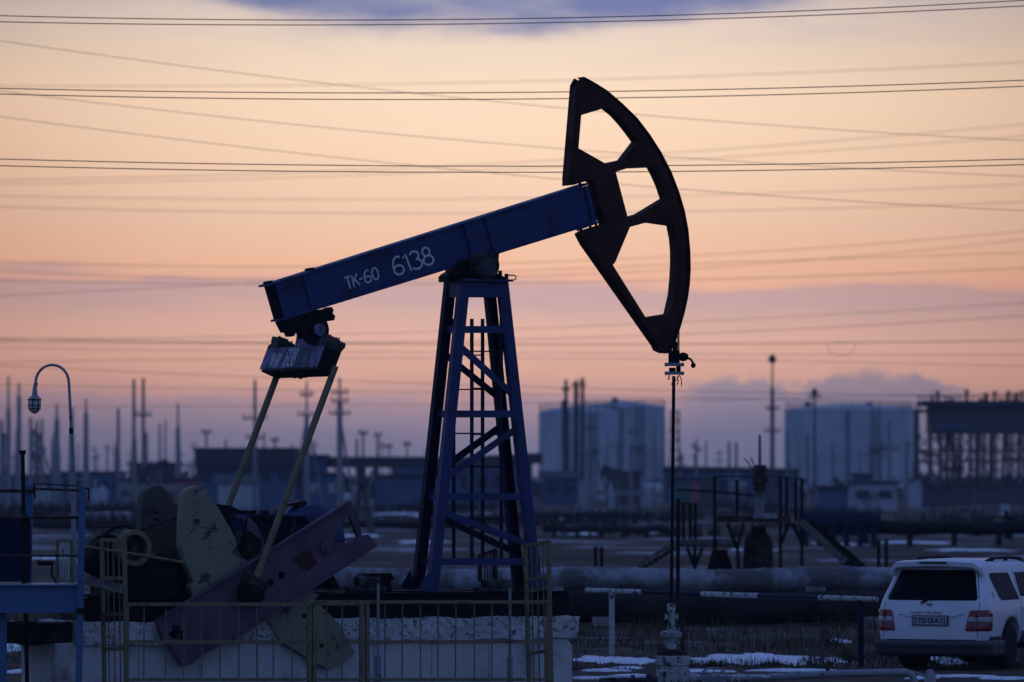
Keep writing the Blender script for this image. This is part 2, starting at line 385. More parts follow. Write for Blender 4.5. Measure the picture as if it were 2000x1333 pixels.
def write(mb, txt, O, R, Up, adv, f, nrm, w):
    x = 0
    for ch in txt:
        for si, st_ in enumerate(GLY.get(ch, [])):
            pts = [f(O[0]+(x+p[0])*R[0]+p[1]*Up[0], O[1]+(x+p[0])*R[1]+p[1]*Up[1]) + nrm*(.0015*si) for p in st_]
            mb.ribbon(pts, nrm, w, .003)
        x += adv.get(ch, .72)
vw = -.1145
m = MB(); fU = lambda x, y: U(x, y, vw)
write(m, 'TK-60', (678,566), (23.5,-8), (-5.8,-22.5), {'T':.56,'K':.54,'-':.42,'6':.66}, fU, -VD, .024)
write(m, '6138', (772,539.5), (36,-11.6), (-10.5,-33.5), {'6':.62,'1':.36,'3':.62}, fU, -VD, .030)
m.build('lettering', M['letter'], beam)
# horsehead
out_ = [P8(*p) for p in [(165,48),(212,74),(265,107),(330,163),(395,226),(450,298),(500,376),(543,460),(577,548),(601,630),(616,710),(624,800),(626,880),(622,950),(614,1005),(600,1070),(583,1130),(562,1190),(538,1245),(508,1232),(500,1212),(189,770),(166,725),(185,712),(255,690),(272,686),(225,508),(210,492),(135,515),(114,517),(114,482),(148,78)]]
holes = [[P8(*p) for p in h] for h in (
 [(168,212),(280,178),(320,210),(352,245),(385,286),(413,325),(352,405),(275,422),(156,355)],
 [(318,458),(370,442),(480,437),(500,475),(520,520),(537,572),(425,640),(370,655)],
 [(380,697),(462,675),(566,690),(577,745),(582,800),(582,860),(579,920),(572,990),(553,1073),(448,1090),(305,862),(315,852)])]
vh0, vh1 = -.13, .10
m = MB()
mid_ = [P8(172,78)]+out_[1:-1]+[P8(150,92)]
for lst, va, vb in ((out_, vh0, vh0+.03), (mid_, vh0+.03, vh1-.03), (out_, vh1-.03, vh1)):
    m.prism([U(x,y,vh0)+VD*(va-vh0) for x,y in lst], VD*(vb-va), [[U(x,y,vh0)+VD*(va-vh0) for x,y in h] for h in holes])
hh = m.build('horse_head', M['head'], PJ, bevel=.008)
# raised edge plates around the horsehead
m = MB()
def rim_line(pts, w, v0=vh0-.012, v1=vh1+.012):
    pp = [U(*P8(*p), (v0+v1)/2) for p in pts]
    for p0, p1 in zip(pp, pp[1:]):
        d = (p1-p0).normalized(); m.bar(p0-d*.004, p1+d*.004, VD*((v1-v0)/2), d.cross(VD).normalized()*w)
rim_line([(118,505),(146,92)], .018); rim_line([(176,752),(488,1205)], .02)
m.build('edge_plate', M['head'], hh)
m = MB()
pts = out_[0:19]
pp = [U(x,y,(vh0+vh1)/2) for x,y in pts]
for p0, p1 in zip(pp, pp[1:]):
    d = (p1-p0).normalized(); m.bar(p0-d*.002, p1+d*.002, VD*.113, d.cross(VD).normalized()*.004)
m.build('arc_plate', M['head'], hh)
for zx, zy in ((150,700),(165,706),(205,690),(230,683),(195,497),(160,505)):
    m = MB(); p = U(*P8(zx,zy), -.02); m.tube([p-bn_*.05, p+bn_*.05], .022, 6); m.build('mounting_bolt', M['black'], hh)
m = MB(); m.tube([U(*P8(150,708),-.02), U(*P8(250,672),-.02)], .02, 6)
m.build('mounting_bar', M['black'], hh)
# saddle bearing
m = MB()
m.disc(U(944,519,-.30), VD, .205, .14); m.disc(U(944,519,-.30)+VD*.30, VD, .19, .15)
sb = m.build('saddle_bearing', M['grease'], PJ)
m = MB()
m.prism([U(x,y,-.24) for x,y in ((896,532),(897,519),(906,508),(960,500),(966,492),(975,496),(972,535),(985,541),(988,549),(880,549),(882,541),(894,538))], VD*.42)
m.prism([U(x,y,-.06) for x,y in ((880,536),(890,530),(896,510),(915,505),(915,548),(880,548))], VD*.36)
m.build('bearing_block', M['black'], sb)
for px, py in ((877,541),(889.5,536),(977,535),(989,541)):
    for v in (-.28, .2):
        m = MB(); p = U(px, py, v); m.tube([p-EZ*.09, p+EZ*.045], .03, 6); m.build('anchor_bolt', M['black'], sb)
m = MB(); m.tube([U(880,543,-.28),U(866,543,-.28),U(857,542.5,-.28)], [.035,.016,.022], 6); m.build('lifting_hook', M['black'], sb)
m = MB(); m.tube([U(990,538,-.28),U(1004,538,-.28),U(1008,541,-.28),U(1007,546,-.28),U(996,549,-.28)], .010, 6)
m.build('lifting_loop', M['black'], sb)
# tower
def chan(mb, p0, p1, w, d, open_side):
    """channel: web w wide facing one way, flanges d deep; open_side +1 flanges run to +v"""
    p0, p1 = V(p0), V(p1); ax = (p1-p0).normalized(); sd = ax.cross(VD).normalized()
    mb.bar(p0, p1, sd*w/2, VD*.006)
    for k_ in (-1, 1):
        o_ = sd*(w/2-.006)*k_ + VD*(d/2+.006)*open_side
        mb.bar(p0+o_, p1+o_, sd*.006, VD*d/2)
TV = .30
legs = dict(A=((909,553),(847,1156),-TV), B=((984,553),(1051,1156),-TV), C=((876,553),(812,1152),TV), D=((951,553),(1010,1152),TV))
twr_z = 0
for k_, (p0, p1, v) in legs.items():
    m = MB(); chan(m, U(*p0,v), U(*p1,v), .155, .11, 1 if v < 0 else -1)
    q_ = U(*p1, v); m.box(q_+EZ*.015, (.15,.13,.015), (UD,VD,EZ))
    g0 = U(p1[0]+(0), p1[1]-40, v); sgn = -1 if k_ in 'AC' else 1
    m.prism([g0+UD*sgn*.08-VD*.01, q_+UD*sgn*.26+EZ*.03-VD*.01, q_+UD*sgn*.05+EZ*.03-VD*.01], VD*.02)
    lo = m.build('leg', M['blue'] if v < 0 else M['darkblue'], PJ)  # far legs darker: shade inside their open channels put into the colour
def lp(k_, y):
    p0, p1, v = legs[k_]; f = (y-p0[1])/(p1[1]-p0[1]); return U(p0[0]+(p1[0]-p0[0])*f, y, v)
for y in (644, 809, 970.5, 1097.5):
    m = MB(); hw = .053
    m.bar(lp('A',y), lp('B',y), VD*.007, EZ*hw); m.bar(lp('C',y), lp('D',y), VD*.007, EZ*hw)
    m.bar(lp('C',y), lp('A',y)+UD*.0-VD*.0, UD*.007, EZ*hw); m.bar(lp('D',y), lp('B',y), UD*.007, EZ*hw)
    m.build('cross_beam', M['blue'], PJ)
m = MB()
m.bar(lp('A',566), lp('B',566), VD*.012, EZ*.118); m.bar(lp('C',566), lp('D',566), VD*.012, EZ*.118)
m.bar(lp('C',566)-UD*.04, lp('A',566)-UD*.04, UD*.012, EZ*.118); m.bar(lp('D',566)+UD*.05, lp('B',566)+UD*.05, UD*.012, EZ*.118)
c0 = (lp('A',549)+lp('D',549))/2; m.box(c0, (.42,.40,.016), (UD,VD,EZ))
m.build('top_platform', M['blue'], PJ)
for a_, y0, b_, y1 in (('A',674,'B',777),('C',687,'D',777),('B',834,'A',935),('D',832,'C',935),('A',1000,'B',1066),('C',997,'D',1078)):
    m = MB(); p0, p1 = lp(a_,y0), lp(b_,y1); d = (p1-p0).normalized()
    off = VD*(.014 if a_ in 'AB' and b_ in 'AB' else -.014)
    m.bar(p0+off, p1+off, VD*.006, d.cross(VD).normalized()*.05)
    m.bar(p0+off*2.5-EZ*.045, p1+off*2.5-EZ*.045, VD*.03, d.cross(VD).normalized()*.006)
    m.build('diagonal_brace', M['blue'] if a_ in 'AB' else M['darkblue'], PJ)  # far braces share the painted-in shade of the far legs
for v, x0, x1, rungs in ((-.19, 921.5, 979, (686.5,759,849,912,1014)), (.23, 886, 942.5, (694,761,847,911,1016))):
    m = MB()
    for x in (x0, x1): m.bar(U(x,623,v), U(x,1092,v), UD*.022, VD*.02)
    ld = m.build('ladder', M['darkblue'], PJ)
    for y in rungs:
        m = MB(); m.tube([U(x0,y,v), U(x1,y,v)], .011, 6); m.build('rung', M['darkblue'], ld)
# tail bearing and equalizer
m = MB()
tb = U(613,645,-.10); m.disc(tb+VD*.05, VD, .235, .09)
m.disc(tb-VD*.06+UD*.02, VD, .10, .04)
tbo = m.build('tail_bearing', M['black'], PJ)
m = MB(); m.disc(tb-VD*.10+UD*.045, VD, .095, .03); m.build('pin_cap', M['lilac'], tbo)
m = MB()
m.prism([U(x,y,-.12) for x,y in ((549,629),(560,650),(566,649),(570,658),(576,656),(580,645),(590,640),(590,622),(640,604),(648,600),(652,606),(650,612),(655,618),(653,626),(640,628),(625,630),(618,606),(580,617))], VD*.22)
m.build('bearing_bracket', M['black'], PJ)
pd = (U(500,1130,-.97)-U(648,735,-.97)).normalized()          # pitman direction
pn = pd.cross(VD).normalized()
if pn.dot(UD) < 0: pn = -pn
EQL = .98
YOKE = True
ec = U(588,706,0)+VD*.0                                              # equalizer centre
m = MB(); hl = .185
m.box(ec+pd*.02, (.135, EQL, hl), (pn, VD, -pd))
eq = m.build('equalizer', M['black'], PJ, bevel=.008)
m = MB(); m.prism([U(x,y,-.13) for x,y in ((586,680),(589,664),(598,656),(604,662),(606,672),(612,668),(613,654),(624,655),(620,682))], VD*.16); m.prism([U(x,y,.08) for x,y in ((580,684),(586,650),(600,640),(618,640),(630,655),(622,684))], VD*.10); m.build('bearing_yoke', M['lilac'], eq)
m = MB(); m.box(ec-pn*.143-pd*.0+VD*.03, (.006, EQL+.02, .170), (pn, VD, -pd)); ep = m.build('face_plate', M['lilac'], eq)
m = MB()
ef = ec-pn*.1505-pd*.0
fE = lambda x, y: ef - VD*(x) - pd*(y)                          # x grows toward the near end (right), y up
write(m, 'TK-60', (-.74,-.14), (.115,0), (0,.20), {'T':.6,'K':.6,'-':.42,'6':.7}, fE, -pn, .018)
write(m, '6138', (-.24,-.14), (.17,0), (0,.28), {'6':.62,'1':.36,'3':.66}, fE, -pn, .024)
m.build('lettering', M['letter'], ep)
for v in (-.82, .86):
    m = MB(); m.rough(ec+VD*v-pd*.25+pn*(.02 if v < 0 else -.0), (.15,.13,.10), (pn,VD,-pd), .035, .032, seed=v, freq=6)
    for i in range(16):
        q_ = ec+VD*(v+random.uniform(-.11,.11))-pd*.33+pn*random.uniform(-.14,.14)
        m.tube([q_, q_-pd*random.uniform(.02,.06)+pn*random.uniform(-.02,.02)], [.022,.008], 5)
    m.build('rag_bundle', M['rag'], eq)
m = MB()
for i in range(9):
    q_ = ec+VD*random.uniform(-.3,.3)+pd*.22; m.rough(q_, (.04,.05,.03), (pn,VD,pd), .03, .02, seed=i, freq=9)
m.build('hanging_grease', M['black'], eq)
# pitman arms
def pit(v):
    q0 = U(655,716,-.97)+VD*(v+.97); q1 = U(508,1110,-.97)+VD*(v+.97); q2 = U(490,1158,-.97)+VD*(v+.97)
    m = MB(); m.tube([q0, q1], .05, 12); m.tube([q1-pd*.1, q1+pd*.25, q2], [.05,.075,.09], 10)
    o = m.build('pitman_arm', M['yellow'], PJ)
    m = MB(); m.disc(q2+EZ*0, VD, .185, .10); m.disc(q2-VD*.10, VD, .12, .03); m.build('wrist_pin', M['black'], o)
    m = MB(); m.rough(q2-pd*.16-VD*.02, (.17,.09,.06), (pn,VD,-pd), .05, .03, seed=v+3, freq=6); m.build('pin_collar', M['rust'], o)
pit(-.97); pit(.97)
# cranks with counterweights
cr_out = [P3(*p) for p in [(520,935),(560,905),(850,735),(1250,480),(1765,155),(1812,235),(1842,385),(1890,380),(1937,450),(1500,735),(1290,860),(1010,1060),(830,1145),(740,1215),(690,1228),(652,1182),(630,1130),(560,1055),(545,1010)]]
cr_holes = [[P3(*p) for p in h] for h in ([(1690,305),(1768,268),(1822,400),(1760,435),(1665,432),(1668,370)], [(590,1020),(640,985),(690,1005),(690,1060),(630,1068)])]
def circ(x, y, r, n=14): return [P3(x+r*math.cos(2*math.pi*i/n), y+r*math.sin(2*math.pi*i/n)) for i in range(n)]
wt_up = [(690,130),(700,100),(735,76),(780,62),(822,70),(855,110),(930,230),(1000,350),(1045,440),(1005,500),(1045,530),(1110,555),(1300,760),(1000,900),(760,790),(730,715),(757,690),(700,560),(672,450),(678,250)]
wt_dn = [(1565,770),(1540,800),(1700,960),(1795,1135),(1790,1155),(1625,1250),(1540,1212),(1450,1150),(1350,1090),(1300,1040),(1235,925),(1190,880),(1250,780),(1440,700)]
def crank(sgn):
    near = sgn < 0
    sh = VD*(0 if near else 1.70)       # far crank = same outline shifted across the machine
    vc = -.86
    m = MB(); hs = cr_holes + [circ(1250,690,24), circ(1323,643,24)]
    m.prism([U(x,y,vc)+sh for x,y in cr_out], VD*(.10), [[U(x,y,vc)+sh for x,y in h] for h in hs])
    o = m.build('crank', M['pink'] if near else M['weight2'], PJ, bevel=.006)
    m = MB()
    for (p0, p1) in (((560,905),(1765,160)), ((1935,448),(1010,1058))):
        a0, a1 = U(*P3(*p0), vc-.03)+sh, U(*P3(*p1), vc-.03)+sh; d = (a1-a0).normalized()
        m.bar(a0, a1, VD*.045, d.cross(VD).normalized()*.014)
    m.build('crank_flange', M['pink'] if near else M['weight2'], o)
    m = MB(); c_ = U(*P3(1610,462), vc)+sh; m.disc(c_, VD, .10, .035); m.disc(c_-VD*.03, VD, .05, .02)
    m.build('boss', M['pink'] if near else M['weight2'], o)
    m = MB(); pl_ = [P3(*p) for p in ((1390,545),(1480,480),(1510,490),(1555,560),(1500,610),(1450,600),(1430,570))]; m.prism([U(x,y,vc-.006)+sh for x,y in pl_], VD*.012)
    m.build('pocket_shade', M['head'], o)  # no recess cut: thin plate, the recess's shade put into its darker colour
    for nm, poly, hl_ in (('counterweight', wt_up, [(775,303,23)]), ('counterweight', wt_dn, [(1475,905,18),(1583,1095,18)])):
        m = MB(); v0 = -.74; th = .19
        m.prism([U(*P3(x,y),v0)+sh*.87 for x,y in poly], VD*th, [[U(x_,y_,v0)+sh*.87 for x_,y_ in circ(hx,hy,r)] for hx,hy,r in hl_])
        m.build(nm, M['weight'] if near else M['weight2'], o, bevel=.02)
    m = MB(); q_ = U(*P3(640,1010), vc)+sh; m.rough(q_+VD*.03, (.05,.04,.10), (UD,VD,EZ), .05, .02, seed=5); m.build('clamp', M['black'], o)
crank(-1); crank(1)
# gearbox
m = MB()
gb = [(440,1150),(436,1075),(445,1022),(462,1006),(500,1004),(560,1006),(600,1010),(625,1060),(640,1150)]
m.prism([U(x,y,-.40) for x,y in gb], VD*.85); gbx = m.build('gearbox', M['darkblue'], PJ, bevel=.02)
m = MB(); m.prism([U(x,y,-.46) for x,y in ((440,1010),(600,1008),(600,1013),(440,1016))], VD*.95)
for x in (480, 492, 516, 545, 583): m.box(U(x,1003,-.2), (.05,.05,.04), (UD,VD,EZ))
m.build('gearbox_lid', M['black'], gbx)
m = MB(); m.disc(U(487,1066,-.45), VD, .19, .10); m.disc(U(487,1066,-.56), VD, .10, .03); m.build('shaft_bearing', M['rust'], gbx)
m = MB(); m.disc(U(470,1030,-.42), VD, .17, .05); m.build('bearing_cover', M['blue'], gbx)
m = MB(); m.lathe(U(618,1052,-.30), VD, [(.2,-.03),(.40,0),(.485,.05),(.49,.55),(.44,.66),(.2,.70)], 30)
o = m.build('belt_guard', M['blue'], PJ)
m = MB()
for an in (200, 232, 262):
    t0 = math.radians(an); pts = [U(618,1052,-.31)+(UD*math.cos(t0)-EZ*math.sin(t0))*r_ for r_ in (.2,.3,.4)]
    m.tube([p-VD*.02 for p in pts], .008, 5)
m.build('paint_drip', M['yellow'], o)
m = MB(); m.prism([U(x,y,-.1) for x,y in ((562,987),(566,984),(598,978),(601,986),(590,990))], VD*.3); m.build('guard_cap', M['black'], PJ)
m = MB(); m.prism([U(x,y,-.1) for x,y in ((425,985),(452,988),(470,998),(478,1006),(440,1006),(430,1000))], VD*.3); m.build('brake_shoe', M['black'], PJ)
m = MB(); c_ = U(487,1066,-.60); ring = lambda r, v_: [c_+VD*v_+(UD*math.cos(2*math.pi*i/24)+EZ*math.sin(2*math.pi*i/24))*r for i in range(24)]
m.prism(ring(.245,0), VD*.10, [ring(.20,0)]); m.build('brake_band', M['pink'], gbx)
m = MB(); m.prism([U(x,y,-.62) for x,y in ((474,1012),(486,1010),(500,1024),(512,1046),(505,1052),(492,1040),(480,1030))], VD*.08); m.prism([U(x,y,-.62) for x,y in ((455,1075),(464,1068),(470,1084),(468,1100),(458,1092))], VD*.08); m.build('brake_yoke', M['pink'], gbx)
rq = random.Random(4)
for i in range(12):
    x0_, y0_ = rq.uniform(445,600), rq.uniform(1008,1040); x1_, y1_ = x0_+rq.uniform(-30,30), rq.uniform(1060,1130); v_ = rq.uniform(-.62,-.45)
    m = MB(); m.tube([U(x0_,y0_,v_), U((x0_+x1_)/2+rq.uniform(-8,8),(y0_+y1_)/2,v_-.04), U(x1_,y1_,v_)], rq.uniform(.012,.022), 6); m.build('oil_hose', M[rq.choice(['black','rust','grease'])], gbx)
for i in range(7):
    m = MB(); q_ = U(452+i*24, 1013, -.44); m.tube([q_-EZ*.03, q_+EZ*.05], .022, 6); m.build('lid_bolt', M['grease'], gbx)
for x0_, x1_ in ((505,512),(535,542),(566,573)):
    m = MB(); m.prism([U(x0_,1018,-.44), U(x1_,1018,-.44), U(x1_+4,1120,-.44), U(x0_+4,1120,-.44)], VD*.04); m.build('casing_rib', M['darkblue'], gbx)
# motor and pulley
m = MB(); mc = U(205,1085,-.25)
m.lathe(mc-VD*.28, VD, [(.15,0),(.27,.03),(.30,.06),(.30,.62),(.26,.68)], 20)
m.box(mc-EZ*.42+UD*.45, (.5,.45,.22), (UD,VD,EZ)); m.box(mc+EZ*.05+UD*.5-EZ*.25, (.38,.30,.2), (UD,VD,EZ))
mo = m.build('motor', M['black'], PJ, bevel=.02)
m = MB()
for i in range(8):
    y = 1027+i*3.4; m.bar(U(186+i*1.5,y,-.35), U(232,y,-.35), VD*.15, EZ*.006)
m.build('cooling_fin', M['darkblue'], mo)
m = MB(); m.tube([U(x,y,-.3) for x,y in ((182,1056),(205,1044),(225,1032),(245,1026),(262,1036))], .022, 6); m.tube([U(x,y,.2) for x,y in ((270,1038),(310,1024),(358,1008))], .012, 6); m.build('cable', M['black'], mo)
m = MB(); c_ = U(264,1071,-.78); n_ = 28
ring = lambda r, v_: [c_+VD*v_+(UD*math.cos(2*math.pi*i/n_)+EZ*math.sin(2*math.pi*i/n_))*r for i in range(n_)]
m.prism(ring(.262,0), VD*.22, [ring(.19,0)]); pw = m.build('drive_pulley', M['yellow'], PJ, bevel=.01)
m = MB(); m.disc(c_+VD*.14, VD, .189, .03); m.disc(c_+VD*.06, VD, .06, .05); m.build('pulley_web', M['rust'], pw)
m = MB(); m.tube([U(166,1068,-.95),U(240,1079,-.95),U(358,1099,-.95)], .022, 8); m.build('brake_rod', M['yellow'], PJ)
# drive belts down to the skid, brackets
m = MB()
for x0, y0, x1, y1 in ((330,1150,372,1100),(270,1150,300,1080),(420,1150,438,1090),(640,1150,610,1090)):
    m.bar(U(x0,y0,-.2), U(x1,y1,-.2), VD*.3, UD*.07)
m.build('support_bracket', M['black'], PJ)
for i in range(9):
    x0_, y0_ = rq.uniform(200,420), rq.uniform(1045,1100); x1_ = x0_+rq.uniform(-40,40); v_ = rq.uniform(-.6,.2)
    m = MB(); m.tube([U(x0_,y0_,v_), U((x0_+x1_)/2,rq.uniform(1090,1120),v_-.05), U(x1_,1152,v_)], rq.uniform(.01,.025), 6); m.build('cable', M[rq.choice(['black','rust','grease'])], mo)
for x_, y_, w_, h_ in ((300,1128,20,24),(345,1122,14,30),(236,1120,16,20),(405,1120,12,34)):
    m = MB(); m.rough(U(x_,y_,-.3), (w_/131, .12, h_/131), (UD,VD,EZ), .06, .02, seed=x_); m.build('frame_bracket', M['black'], mo)
# skid
zsk = U(900,1156,-.55).z; zfo = U(900,1207,-.6).z
ul, ur = uco(U(172,1180,-.55)), uco(U(1108,1180,-.55))
m = MB()
for v in (-.52, .52):
    m.bar(UV(ul,v,(zsk+zfo)/2), UV(ur,v,(zsk+zfo)/2), VD*.012, EZ*(zsk-zfo)/2)
    for zz in (zsk-.012, zfo+.012): m.bar(UV(ul,v,zz), UV(ur,v,zz), VD*.09, EZ*.012)
for i in range(9):
    u = ul+(ur-ul)*(i+.02)/8.04; m.bar(UV(u,-.50,(zsk+zfo)/2), UV(u,.50,(zsk+zfo)/2), UD*.05, EZ*((zsk-zfo)/2-.03))
sk = m.build('skid_frame', M['black'], PJ)
m = MB(); m.rough(UV((ul+ur)/2+.6,0,zfo+.10), ((ur-ul)/2-1.2,.47,.10), (UD,VD,EZ), .14, .04, seed=2); m.build('packed_dirt', M['brokenc'], sk)
m = MB(); m.prism([U(x,y,-.1) for x,y in ((1096,1163),(1112,1163),(1112,1166),(1110,1205),(1092,1205))], VD*.3); m.build('end_box', M['black'], sk)
# pipes lying on the skid
for (x0, x1, y, r, v) in ((944,996,1144,.09,-.35), (696,740,1139,.09,-.35)):
    m = MB(); p0, p1 = U(x0,y,v), U(x1,y,v); n_ = 18
    dirp = (p1-p0).normalized(); up = EZ; w_ = dirp.cross(up)
    outr = [p0+(up*math.cos(2*math.pi*i/n_)+w_*math.sin(2*math.pi*i/n_))*r for i in range(n_)]
    inr = [p0+(up*math.cos(2*math.pi*i/n_)+w_*math.sin(2*math.pi*i/n_))*r*.8 for i in range(n_)]
    m.prism(outr, p1-p0, [inr]); m.rough(p0+(p1-p0)*.4-EZ*.08, (.3,.1,.04), (UD,VD,EZ), .06, .025, seed=x0)
    m.build('pipe_stub', M['grease'], None, 'short open steel pipe lying on the skid %s' % ('right of the tower foot' if x0 > 900 else 'left of the tower beside the black hutch'), 'pipe', 'short pipes lying on the skid')
m = MB(); m.prism([U(x,y,.3) for x,y in ((712,1129),(718,1120),(764,1120),(772,1133),(763,1133),(766,1156),(720,1156),(722,1133))], VD*.35)
m.build('junction_box', M['black'], None, 'black box with a sloping lid on the skid left of the tower', 'box')
for x, y0, y1, tag_ in ((738.5,1140,1333,'left'),(996,1148,1333,'right')):
    m = MB(); p = U(x,y1+25,-.95); q_ = U(x,y0,-.95); m.tube([p, q_], .022, 8); m.tube([p, p+(q_-p)*.35], .045, 8)
    m.build('conduit_pipe', M['galv'], None, 'thin grey-blue upright pipe against the foundation, %s' % ('by the fence gate' if tag_ == 'left' else 'near the right fence corner'), 'pipe', 'upright conduit pipes')

# ------------------------------------------------------------------ foundation
ufl, ufr = uco(U(108,1290,-.62)), uco(U(1112,1290,-.62))
zc = U(900,1248,-.62).z
FD = root('concrete_foundation', UV((ufl+ufr)/2,0,0), 'whitewashed concrete foundation block with a crumbling cap under the pumpjack', 'foundation')
m = MB(); m.prism([UV(ufl,-.62,0), UV(ufr+.06,-.62,0), UV(ufr+.05,-.62,zc-.12), UV(ufr-.06,-.62,zc+.02), UV(ufl,-.62,zc+.02)], VD*1.3)
bk = m.build('block', M['wash'], FD, bevel=.02)
m = MB()
x = ufl+.35
while x < ufr: 
    m.box(UV(x,-.622,zc*.5), (.004,.004,zc*.48), (UD,VD,EZ)); x += .94
m.build('formwork_joint', M['conc'], bk)
u0, u1 = uco(U(150,1230,-.66)), uco(U(1128,1230,-.66))
m = MB(); m.rough(UV((u0+u1)/2,.05,(zfo+zc)/2-.005), ((u1-u0)/2,.74,(zfo-zc)/2+.01), (UD,VD,EZ), .075, .032, seed=1, freq=3.5)
m.build('cap', M['washcap'], FD)
m = MB(); ua, ub_ = uco(U(-30,1230,-.6)), u0+.15
m.rough(UV((ua+ub_)/2,.1,zc+.15), ((ub_-ua)/2,.6,.135), (UD,VD,EZ), .08, .07, seed=9, freq=2.4); m.build('broken_end', M['brokenc'], FD)

# ------------------------------------------------------------------ yellow guard fence
FV = -2.05     # plane of the front fence (its own v)
def fp(px, py): return U(px, py, FV)
fence_par = []
def sq(mb, p0, p1, h=.022):
    p0, p1 = V(p0), V(p1); d = (p1-p0).normalized(); a_ = d.cross(VD); a_ = (a_.normalized() if a_.length > .1 else UD); b_ = d.cross(a_).normalized()
    mb.bar(p0, p1, a_*h, b_*h)
def fence_panel(name, label, x0, x1, yt, xb, top_ext=(0,0), fr=.028):
    r = root(name, V((fp((x0+x1)/2, yt).x, fp((x0+x1)/2, yt).y, 0)), label, 'fence' if 'gate' not in name else 'gate', 'yellow guard fence in front of the pumpjack')
    ybt = 1328; ymid = 1254
    for x in (x0, x1):
        m = MB(); q0 = fp(x, yt); sq(m, V((q0.x,q0.y,0.0 if 'gate' not in name else .12)), q0, fr); m.build('post', M['yellow'], r)
    for y, e in ((yt, top_ext), (ymid, (0,0)), (ybt, (0,0))):
        m = MB(); sq(m, fp(x0-e[0], y)-VD*.02, fp(x1+e[1], y)-VD*.02, fr*.85); m.build('rail', M['yellow'], r)
    for x in xb:
        m = MB(); m.tube([fp(x, yt+2), fp(x+random.uniform(-1,1), ybt-1)], .0105, 6); m.build('bar', M['yellow'], r)
    return r
fence_panel('guard_fence', 'long yellow fence panel left of the narrow gate, in front of the pink crank', 247, 604, 1180.5, [281.5,324,359,394,430,466,501,534,570])
fence_panel('fence_gate', 'narrow yellow gate leaf between the two long fence panels', 613, 706, 1179.5, [639,668.5])
fence_panel('guard_fence', 'yellow fence panel right of the gate, below the tower', 717, 1071, 1176, [752,786,821,856,890.5,926,960.5,996], (100,3))
def side_panel(label, xn, xf, yn, yf, bars, rails, splay):
    r = root('fence_end', V((fp(xn,1200).x, fp(xn,1200).y, 0)), label, 'fence', 'tall yellow end panels of the guard fence')
    dv = (xn-xf)/131/sn_
    def sp_(x, y, s_): # s_ 0 near .. 1 far
        return U(x, y, FV+dv*s_)
    for s_, x, yt in ((0,xn,yn),(1,xf,yf)):
        m = MB(); q0 = sp_(x, yt, s_); q1 = sp_(x+splay*(1 if s_ == 0 else 1.3), 1345, s_); sq(m, q1, q0, .026); m.build('post', M['yellow'], r)
    for y in rails:
        m = MB(); a0 = sp_(xn+splay*(y-yn)/290, y, 0); a1 = sp_(xf+splay*(y-yn)/290, y+(yf-yn), 1); d = (a1-a0).normalized(); m.bar(a0, a1, EZ*.024, d.cross(EZ)*.02); m.build('rail', M['yellow'], r)
    for i in range(bars):
        f = (i+1)/(bars+1); x = xn+(xf-xn)*f; yt = yn+(yf-yn)*f+2
        m = MB(); m.tube([sp_(x,yt,f), sp_(x+splay*.9,1335,f)], .0105, 6); m.build('bar', M['yellow'], r)
    return r
side_panel('tall narrow yellow fence end beside the drive pulley at the left corner', 243, 199, 1053, 1053, 3, (1055,1130,1200,1268), 4)
side_panel('tall narrow yellow fence end below the right tower leg at the right corner', 1071, 1026, 1056, 1064, 3, (1058,1126,1148,1270), 6)
# small dark guard rail behind the tower
r = root('guard_rail', U(950,1136,.9), 'small dark rusty railing standing between the tower legs', 'railing')
for x, yt in ((937,1083),(967,1075)):
    m = MB(); q0 = U(x,1137,.9); q1 = U(x+1,yt,.9); m.bar(q0, q1, UD*.028, VD*.02); m.build('post', M['rust'], r)
for x in (946.5,952,957,962):
    m = MB(); m.tube([U(x,1137,.9), U(x+.7,1079,.9)], .01, 6); m.build('bar', M['rust'], r)
m = MB(); m.bar(U(935,1086,.9), U(969,1074,.9), VD*.03, EZ*.022); m.build('rail', M['rust'], r)
# plank leaning between platform and fence
m = MB(); a0, a1 = U(166,1133,-2.2), U(243,1152,-2.2); d = (a1-a0).normalized(); m.bar(a0, a1, d.cross(VD).normalized()*.065, VD*.02)
m.build('wooden_plank', M['plank'], None, 'weathered plank bridging the blue platform post and the yellow fence end', 'plank')

# ------------------------------------------------------------------ blue service platform, left edge
YB = 80.0
def BW(px, py, dy=0): return W(px, py, YB+dy)
PF = root('service_platform', V((BW(60,1200).x, YB+.6, 0)), 'blue steel service platform with rusty handrails at the left edge', 'platform')
XL = -260
def bx(name, x0, y0, x1, y1, d0, d1, mt, parent=PF, **k):
    p0, p1 = BW(x0,y1), BW(x1,y0); m = MB()
    m.box(V(((p0.x+p1.x)/2, YB+(d0+d1)/2, (p0.z+p1.z)/2)), (abs(p1.x-p0.x)/2, (d1-d0)/2, abs(p1.z-p0.z)/2)); return m.build(name, mt, parent, **k)
m = MB()
m.bar(BW(XL,1170), BW(151,1170), EY*.008, EZ*.20); m.bar(BW(XL,1144), BW(151,1144), EY*.07, EZ*.009); m.bar(BW(XL,1195), BW(151,1195), EY*.07, EZ*.016)
m.bar(BW(XL,1170,1.3), BW(151,1170,1.3), EY*.008, EZ*.20)
m.build('deck_beam', M['blue2'], PF)
m = MB(); m.bar(BW(XL,1141,.65), BW(151,1141,.65), EY*.68, EZ*.006); m.build('deck', M['galv'], PF)
m = MB(); q0 = BW(162,951); q1 = BW(154,1333+25); m.bar(V((q1.x,YB-.09,0)), V((q0.x,YB-.09,q0.z)), EX*.044, EY*.03); m.build('post', M['blue2'], PF)
m = MB(); m.bar(BW(55,1142,1.25), BW(58,948,1.25), EX*.05, EY*.03); m.build('post', M['blue2'], PF)
